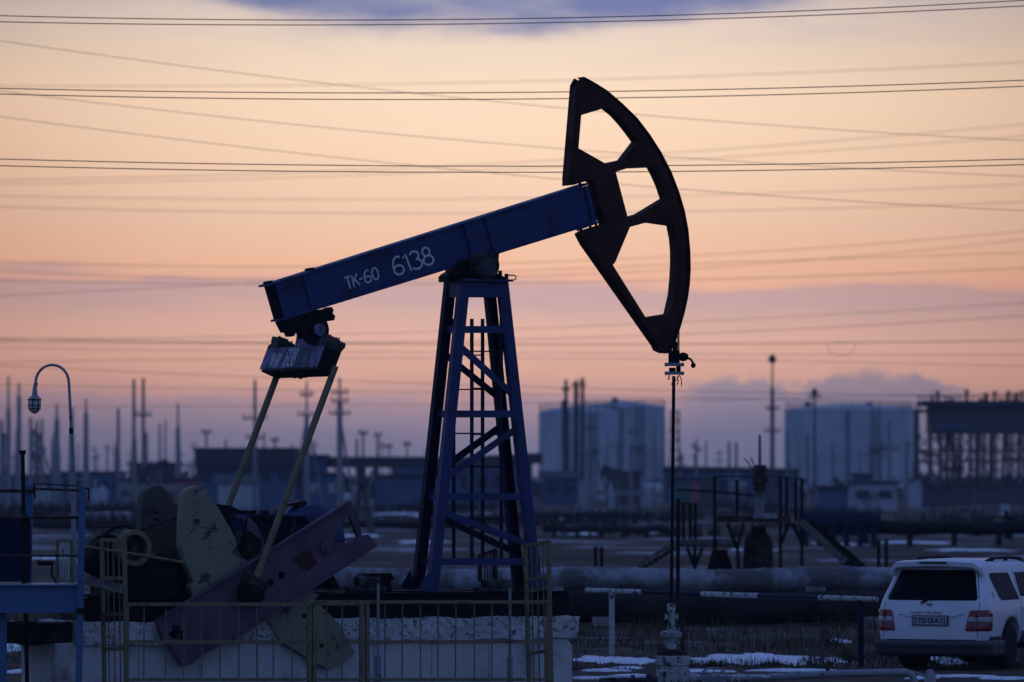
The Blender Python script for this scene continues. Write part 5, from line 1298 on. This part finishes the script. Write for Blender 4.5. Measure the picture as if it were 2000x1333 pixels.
for i in range(22):
    m = MB(); x0_ = rt_.uniform(1795,2080); y0_ = rt_.uniform(855,935); d0_ = rt_.uniform(0,7)
    if rt_.random() < .5: m.tube([W(x0_,y0_,TRY+d0_), W(x0_+rt_.uniform(20,70),y0_+rt_.uniform(-6,6),TRY+d0_)], rt_.uniform(.07,.2), 5)
    else: m.tube([W(x0_,848,TRY+d0_), W(x0_+rt_.uniform(-14,14),y0_+20,TRY+d0_), W(x0_+rt_.uniform(-22,22),958,TRY+d0_)], rt_.uniform(.06,.16), 5)
    m.build('pipe_run', M[rt_.choice(['farred','farsteel','farcon'])], TR)
for i in range(16):
    m = MB(); x0_ = rt_.uniform(1810,2080); h_ = rt_.uniform(4,16); w_ = rt_.uniform(2,9); p0, p1 = W(x0_,783,TRY), W(x0_+w_,783-h_*.7,TRY); dd_ = rt_.uniform(0,5)
    m.box(V(((p0.x+p1.x)/2, TRY+dd_, (p0.z+p1.z)/2)), ((p1.x-p0.x)/2, .6, (p1.z-p0.z)/2)); m.tube([V((p0.x,TRY+dd_,p1.z)), V((p0.x,TRY+dd_,p1.z+rt_.uniform(.1,.6)))], .06, 5)
    m.build('roof_equipment', M[rt_.choice(['farred','farsteel'])], TR)
m = MB()
for x in (1849,1872,1907,1912,1936,1962,1966,1990): p = W(x,848,TRY+3); m.tube([V((p.x+random.uniform(-.4,.4),TRY+3,-.3)), p], random.uniform(.1,.24), 6)
m.build('hanging_pipe', M['farsteel'], TR)
# far buildings and clutter
def bld(label, x0, x1, y0, Y, mt, depth=8, roofm=None, cat='building', name='far_building', wins=0, group=None, pitched=False, winm='window'):
    p0, p1 = W(x0,y0,Y), W(x1,y0,Y); cx_ = (p0.x+p1.x)/2; z1 = p0.z
    rt = root(name, V((cx_,Y+depth/2,0)), label, cat, group)
    m = MB(); m.box(V((cx_,Y+depth/2,z1/2-.2)), ((p1.x-p0.x)/2, depth/2, z1/2+.2)); wl_ = m.build('wall', mt, rt)
    m = MB()
    if pitched: m.prism([V((p0.x-.3,Y-.3,z1+.003)), V((p0.x-.3,Y+depth/2,z1+min(1.6,z1*.3))), V((p0.x-.3,Y+depth+.3,z1+.003))], V((p1.x-p0.x+.6,0,0)))
    else: m.box(V((cx_,Y+depth/2,z1+.13)), ((p1.x-p0.x)/2+.25, depth/2+.25, .127))
    m.build('roof', roofm or M['roof'], rt)
    for i in range(wins):
        xx = p0.x+(p1.x-p0.x)*(i+.5)/wins; ww_ = (p1.x-p0.x)/wins*.28; m = MB(); m.box(V((xx,Y-.02,z1*.58)), (ww_,.05,min(.7,z1*.16))); m.build('window', M[winm], rt)
    return rt
b1 = bld('long dark-roofed blue industrial building left of the tower', 382, 574, 880, 560, M['farblue'], 14, wins=5)
m = MB(); p0, p1 = W(381,880,560), W(575,880,560); m.box(V(((p0.x+p1.x)/2,559.7,W(400,897,560).z)), ((p1.x-p0.x)/2,.2,.88)); m.build('fascia', M['roof'], b1)
bld('lower wing with rounded end at the right of the long blue building', 560, 633, 893, 565, M['farblue'], 12, wins=2)
bld('pale low shed in front of the long blue building', 426, 500, 943, 520, M['farwhite'], 6, wins=0, pitched=True)
bld('faded red container on the plain left of the pale shed', 340, 392, 938, 540, M['farpink'], 4, cat='container', name='shipping_container')
bld('small white shed under the tall pair of poles', 270, 300, 930, 560, M['farwhite'], 5, wins=1)
bld('dark flat workshop between the tall pair of poles and the blue building', 252, 345, 908, 600, M['farsteel'], 8, wins=3)
bld('long low hazy blue hall at the far left', 120, 235, 925, 640, M['farblue'], 10, wins=6)
bld('hazy grey-blue hall cut by the left edge', -40, 110, 932, 620, M['farblue'], 10, wins=5)
bld('bright small hut between the lamp and the long blue hall', 236, 252, 940, 560, M['farwhite'], 4, wins=1)
bld('blue panelled wall building right of the pipe rack, behind the tower', 768, 858, 905, 600, M['farblue'], 8, wins=2)
bld('long low blue fence-like building left of the tower foot', 735, 900, 932, 560, M['farblue'], 3)
bld('dark low kiosk under the pipe rack', 600, 668, 928, 545, M['farblue'], 5, wins=2, winm='farwhite')
bld('bluish shed seen through the tower legs', 880, 1040, 905, 580, M['farblue'], 8, wins=4)
bld('low pale shed at the foot of the left tanks', 1060, 1130, 935, 600, M['farblue'], 5, wins=2, pitched=True)
bld('dark equipment block in front of the left tanks', 1185, 1252, 925, 600, M['farsteel'], 6)
bld('long pale blue wall building between the tank groups', 1300, 1560, 921, 660, M['farblue'], 8, M['farsteel'], wins=8)
bld('faded red container between the tank groups', 1352, 1402, 938, 560, M['farpink'], 3, cat='container', name='shipping_container')
bld('faded green container left of the red one between the tank groups', 1312, 1350, 937, 565, M['fargreen'], 3, cat='container', name='shipping_container')
bld('small white hut with a dark roof in front of the widest tank', 1664, 1752, 945, 520, M['farwhite'], 5, M['roof'], wins=2)
bld('tiny raised cabin behind the white hut', 1668, 1702, 930, 560, M['farblue'], 4)
bld('dark blue low shed left of the white hut', 1600, 1655, 955, 500, M['farblue'], 4)
bld('dark low store under the trestle', 1790, 1900, 952, 600, M['farsteel'], 5)
bld('second dark low store under the trestle at the right edge', 1905, 2050, 950, 620, M['farsteel'], 5)
re_ = random.Random(77); EQS = []
for i in range(46):
    zz_ = re_.random(); px = re_.uniform(-10,380) if zz_ < .45 else re_.uniform(520,880) if zz_ < .7 else re_.uniform(1050,1310) if zz_ < .87 else re_.uniform(1320,1990)
    Y = re_.uniform(520,700); base = HOR+H*F/Y; hp = re_.uniform(14,46); wp = re_.uniform(8,34); k_ = re_.choice('btvp'); mt = M[re_.choice(['farcon','farsteel','farblue','farsteel','farwhite','tankm'])]
    m = MB(); p0 = W(px,base-hp,Y); hw_ = wp/2/F*Y; zt_ = p0.z
    if k_ == 'b': m.box(V((p0.x,Y,zt_/2)), (hw_, 1.2, zt_/2+.2)); m.box(V((p0.x+hw_*.4,Y,zt_+.25)), (hw_*.3,.6,.25)); m.tube([V((p0.x-hw_*.6,Y,zt_)), V((p0.x-hw_*.6,Y,zt_+re_.uniform(.5,2)))], .1, 5)
    elif k_ == 't': m.lathe(V((p0.x,Y,-.2)), EZ, [(hw_*.7,0),(hw_*.7,zt_*.85),(hw_*.5,zt_+.1),(.1,zt_+.3)], 14); m.tube([V((p0.x+hw_*.85,Y,0)), V((p0.x+hw_*.85,Y,zt_+.8)), V((p0.x+hw_*.2,Y,zt_+.9))], .1, 5)
    elif k_ == 'v': m.tube([V((p0.x-hw_*1.1,Y,zt_*.6)), V((p0.x-hw_,Y,zt_*.6)), V((p0.x+hw_,Y,zt_*.6)), V((p0.x+hw_*1.1,Y,zt_*.6))], [zt_*.2,zt_*.32,zt_*.32,zt_*.2], 12); m.box(V((p0.x-hw_*.6,Y,zt_*.2)), (.15,zt_*.2,zt_*.25)); m.box(V((p0.x+hw_*.6,Y,zt_*.2)), (.15,zt_*.2,zt_*.25)); m.tube([V((p0.x,Y,zt_*.9)), V((p0.x,Y,zt_*1.4))], .12, 5)
    else:
        for j in range(4): xj = p0.x-hw_+hw_*2*j/3; m.tube([V((xj,Y,-.2)), V((xj+re_.uniform(-.3,.3),Y,zt_*re_.uniform(.7,1.2)))], re_.uniform(.06,.16), 5)
        for f in (.5,.85): m.tube([V((p0.x-hw_,Y,zt_*f)), V((p0.x+hw_,Y,zt_*f*re_.uniform(.9,1.1)))], .1, 5)
    nm_ = {'b':('equipment_cabin','cabin'),'t':('upright_vessel','vessel'),'v':('lying_vessel','vessel'),'p':('pipe_manifold','pipework')}[k_]
    EQS.append((px, m.build(nm_[0], mt, None, None, nm_[1], 'small hazy plant equipment along the horizon'), nm_[0].replace('_',' ')))
for z0_, z1_, nm in ((-99,390,'left of the blue building'),(390,900,'between blue building and tower'),(900,1315,'at the left tanks'),(1315,3000,'right of the left tanks')):
    for kd in ('equipment cabin','upright vessel','lying vessel','pipe manifold'):
        zs_ = sorted([q for q in EQS if z0_ <= q[0] < z1_ and q[2] == kd], key=lambda q: q[0])
        for i_, q in enumerate(zs_): q[1]['label'] = '%s small hazy %s from the left, %s' % (NUM[i_], kd, nm)
# pipe rack left of tower
RK = root('pipe_rack', V((W(750,960,570).x, 570, 0)), 'long dark pipe rack crossing left of and behind the tower', 'pipe rack')
m = MB()
for dz_ in (0, .5): m.tube([W(630,898,570)+EZ*dz_*-1, W(900,898,570)-EZ*dz_, W(1060,890,570)-EZ*dz_], .3, 8)
m.build('pipe', M['farsteel'], RK)
for x in range(635, 1060, 33):
    m = MB(); p = W(x,900,570); m.bar(V((p.x,570,-.3)), p, EX*.14, EY*.14); m.build('post', M['farsteel'], RK)
RK2 = root('pipe_rack', V((W(1370,930,610).x, 610, 0)), 'dark pipe rack above the pale wall between the tank groups', 'pipe rack')
m = MB(); m.tube([W(1296,915,610), W(1430,917,610), W(1560,920,610)], .25, 8); m.build('pipe', M['farsteel'], RK2)
for x in range(1300, 1560, 40):
    m = MB(); p = W(x,917,610); m.bar(V((p.x,610,-.3)), p, EX*.12, EY*.12); m.build('post', M['farsteel'], RK2)
# silver horizontal vessels near left tanks
for (x0, x1, y, r_, lab) in ((1068,1100,952,1.2,'pale horizontal vessel at the left foot of the left tanks'),(1264,1294,958,.9,'small pale horizontal vessel at the right foot of the left tanks')):
    m = MB(); p0, p1 = W(x0,y,700), W(x1,y,700); m.tube([p0-EX*.2,p0,p1,p1+EX*.2], [r_*.6,r_,r_,r_*.6], 16)
    for p in (p0+EX*.3, p1-EX*.3): m.box(V((p.x,p.y,p.z*.4)), (.2,r_*.7,p.z*.45))
    m.build('horizontal_vessel', M['tankm'], None, lab, 'vessel', 'horizontal vessels')
# far pumpjack silhouette seen before the left tanks
FP = root('pumpjack', V((W(1210,960,480).x, 480, 0)), 'small distant dark pumpjack in front of the left tanks', 'pumpjack')
def far_pj(px, py, Y, FP, sgn=1):
    def q_(x, y): return W(px+x*sgn*.8, py+y*.8, Y)
    m = MB(); m.bar(q_(-26,-32), q_(26,-14), EY*.25, EZ*.35); m.build('walking_beam', M['farsteel'], FP)
    m = MB(); m.prism([q_(-20,-34), q_(-30,-46), q_(-38,-34), q_(-40,-18), q_(-34,-6), q_(-26,-24)], EY*.5); m.build('horse_head', M['farsteel'], FP)
    m = MB()
    for x in (-12, 12):
        for dy_ in (-1, 1): m.bar(q_(x,22)+EY*dy_, q_(0,-22)+EY*dy_*.3, EX*.15, EY*.12)
    m.bar(q_(-8,8), q_(8,8), EY*.1, EZ*.1); m.build('tower', M['farsteel'], FP)
    m = MB(); m.prism([q_(16,18), q_(20,0), q_(34,-4), q_(40,12), q_(34,22)], EY*1.2); m.build('counterweight', M['farsteel'], FP)
    m = MB(); m.tube([q_(25,-14), q_(28,8)], .12, 6); m.build('pitman_arm', M['farsteel'], FP)
    m = MB(); m.box(q_(8,26), (2.4,1,.25)); m.build('base', M['farcon'], FP)
far_pj(1205, 942, 560, FP)
FP2 = root('pumpjack', V((W(300,960,420).x, 420, 0)), 'small distant dark pumpjack left of the far counterweight', 'pumpjack')
far_pj(300, 932, 420, FP2, -1)
# dark stake-like pylon left of tower
m = MB(); YD = 300
m.tube([V((W(690,1,YD).x,YD,-.3)), W(705,925,YD)], [.22,.10], 6); m.tube([V((W(728,1,YD).x,YD,-.3)), W(706,925,YD)], [.22,.10], 6); m.box(W(706,930,YD), (.22,.3,.45)); m.tube([W(697,975,YD),W(718,975,YD)], .07, 5)
m.build('a_frame_pylon', M['farsteel'], None, 'blurred dark A-frame post on the plain left of the tower', 'pylon')
# valve posts on the plain at the right
for x, y0, Y_, h_, lab in ((1963,985,290,.55,'upper pale marker box on the plain above the car'),(1952,1016,270,.5,'lower pale marker box on the plain above the car')):
    m = MB(); p = W(x,y0,Y_); m.box(p-EZ*h_, (.22,.2,h_)); m.tube([V((p.x,Y_,-.3)), p-EZ*h_*1.9], .09, 6); m.build('marker_box', M['farwhite'], None, lab, 'marker')
m = MB(); p = W(1966,1008,280); m.box(V((p.x,280,p.z*.5)), (.3,.25,p.z*.5)); m.tube([p,p+EZ*.25], .12, 8); m.build('valve_box', M['black'], None, 'dark box between the two pale marker boxes', 'box')
# low pipelines and embankments across the plain
for (x0, x1, Y_, zc_, r_, mt, lab) in ((1560,2080,260,.75,.33,'black','long dark ground pipeline at the right behind the stairs'),(-60,900,330,.25,.22,'pipe2','far dark pipeline lying on the plain left of the tower'),(1060,1330,300,.3,.2,'pipe2','far dark pipeline lying on the plain right of the tower'),(1560,1720,255,1.15,.42,'darkblue','short thick dark-blue pipe bundle right of the work platform')):
    m = MB(); a0, a1 = V(((x0-1000)/F*Y_,Y_,zc_)), V(((x1-1000)/F*Y_,Y_,zc_)); m.tube([a0+(a1-a0)*i/12+EZ*.05*math.sin(i*2.1) for i in range(13)], r_, 12)
    for i in range(1, 12, 2): p = a0+(a1-a0)*i/12; m.box(V((p.x,p.y,zc_/2-.1)), (.12,r_,zc_/2+.1))
    m.build('ground_pipeline', M[mt], None, lab, 'pipeline', 'low pipelines on the plain')
m = MB(); rr = random.Random(11); vs = []; fs = []
for i in range(16000):
    Y_ = rr.uniform(300, 560); x = rr.uniform(-.10,.10)*Y_; d_ = noise.noise(V((x*.07, Y_*.02, 5)))
    if d_ < .12: continue
    h_ = rr.uniform(.3,1.0)*(.6+d_); w_ = rr.uniform(.03,.10); o = len(vs); vs += [V((x-w_,Y_,-.2)), V((x+w_,Y_,-.2)), V((x+rr.uniform(-.4,.4)*h_,Y_+rr.uniform(-.3,.3),h_))]; fs.append((o,o+1,o+2))
m.add(vs, fs); m.build('scrub', M['shrub'], kind='stuff', label='low dark scrub scattered over the far plain')
m = MB(); rr = random.Random(12); vs = []; fs = []
for i in range(9000):
    x = rr.uniform(-95,95); Y_ = 760+rr.uniform(0,120); h_ = (3.2+3.2*noise.noise(V((x*.06,0,1)))+1.2*noise.noise(V((x*.4,2,1))))*rr.uniform(.4,1); w_ = rr.uniform(.2,.5); z_ = rr.uniform(0, max(.3,h_)); o = len(vs)
    vs += [V((x-w_,Y_,z_-w_)), V((x+w_,Y_,z_-w_*.5)), V((x+rr.uniform(-.3,.3),Y_+.3,z_+w_))]; fs.append((o,o+1,o+2))
m.add(vs, fs); m.build('tree_line', M['shrub'], kind='stuff', label='far-off dark strip of bushes and trees along the horizon')

# ------------------------------------------------------------------ overhead wires
def parab(p0, p1, p2, x):   # through three (x,y)
    (x0,y0),(x1,y1),(x2,y2) = p0,p1,p2
    return y0*(x-x1)*(x-x2)/((x0-x1)*(x0-x2))+y1*(x-x0)*(x-x2)/((x1-x0)*(x1-x2))+y2*(x-x0)*(x-x1)/((x2-x0)*(x2-x1))
def wire(pts, Y, r_, label, group, Ys=0):
    m = MB(); P = []
    for i in range(41):
        x = -500+3000*i/40; y = parab(*pts, x); Yq = Y+Ys*(x-1000)/1000; P.append(W(x, y, Yq))
    m.tube(P, r_, 5, cap=False); m.build('overhead_wire', M['wire'], None, label, 'wire', group)
g1, g2, g3 = 'three sharp pairs of power lines', 'thin slanting wires crossing the sky', 'faint blurred far wires'
YA = 108
for i, (pts, lab) in enumerate((
 (((0,31),(1000,37),(2000,1)), 'upper wire of the topmost dark pair'), (((0,43),(1000,46),(2000,12)), 'lower wire of the topmost dark pair'),
 (((0,173),(1000,181),(2000,157)), 'upper wire of the middle dark pair, crossing the top of the horsehead'), (((0,184),(1000,194),(2000,169)), 'lower wire of the middle dark pair, crossing the top of the horsehead'),
 (((0,311),(1000,325),(2000,311)), 'upper wire of the lower dark pair, just above the beam end'), (((0,324),(1000,337),(2000,322)), 'lower wire of the lower dark pair, just above the beam end'))):
    wire(pts, YA, .0095, lab, g1)
for pts, lab in ((((0,80),(1000,202),(2000,275)), 'topmost slanting wire falling from the upper left'), (((0,178),(1000,283),(2000,345)), 'middle slanting wire falling from the left'), (((0,228),(1000,342),(2000,412)), 'lowest slanting wire falling from the left')):
    wire(pts, 170, .008, lab, g2)
FW = [(((0,352),(1000,318),(2000,243)),'faint wire rising to the right edge above the lower dark pair'), (((0,360),(1000,330),(2000,266)),'faint wire rising to the right edge just above the lower dark pair'),
 (((0,383),(1000,388),(2000,360)),'faint level wire just below the lower dark pair'), (((0,404),(1000,417),(2000,395)),'second faint level wire below the lower dark pair'),
 (((0,512),(1000,514),(2000,452)),'faint wire passing behind the lettering on the beam'), (((0,530),(1000,541),(2000,468)),'faint wire passing just above the tower top'),
 (((0,548),(1000,553),(2000,524)),'faint nearly level wire at the height of the tower top plate'), (((0,579),(1000,530),(2000,494)),'faint wire rising behind the tail end of the beam'),
 (((0,664),(1000,643),(2000,592)),'faint wire at the height of the first cross beam of the tower'), (((0,668),(1000,664),(2000,617)),'faint wire passing behind the tail bearing'),
 (((0,662),(1000,673),(2000,665)),'darkest of the faint wires, level across the mauve cloud'), (((0,680),(1000,690),(2000,694)),'faint wire just below the darkest of the faint ones'),
 (((0,714),(1000,755),(2000,775)),'faint wire sloping down behind the equalizer'), (((0,708),(1000,700),(2000,716)),'faint wire touching the top of the floodlight mast'),
 (((0,795),(1000,788),(2000,768)),'faint low wire just above the silver tanks'), (((0,168),(1000,160),(2000,122)),'very faint wire behind the top of the horsehead'), (((0,752),(1000,770),(2000,790)),'faint low wire crossing the tops of the tall pole pair')]
for i, (pts, lab) in enumerate(FW):
    wire(pts, 420+(i % 3)*30, .019 if i != 10 else .032, lab, g3)
m = MB(); m.tube([W(1643+26*math.cos(math.radians(a_)), 676+19*math.sin(math.radians(a_)), 420) for a_ in range(-15, 196, 10)]+[W(1622,670,420),W(1635,669,420),W(1655,669,420)], .018, 5)
m.build('wire_loop', M['wire'], None, 'small half-round loop of slack wire hanging in the sky above the right tanks', 'wire')

# ------------------------------------------------------------------ haze
hm = bpy.data.materials.new('haze_air'); hm.use_nodes = True; ht = hm.node_tree; ht.nodes.clear()
ho = ht.nodes.new('ShaderNodeOutputMaterial'); hv = ht.nodes.new('ShaderNodeVolumePrincipled'); ht.links.new(hv.outputs[0], ho.inputs['Volume'])
hv.inputs['Color'].default_value = (.80,.86,1,1); hv.inputs['Density'].default_value = .00013
m = MB(); m.box((0, 3100, 21.5), (6500, 3200, 24.5)); hz = m.build('haze', hm, kind='stuff', label='thin bluish dusk haze over the oil field')
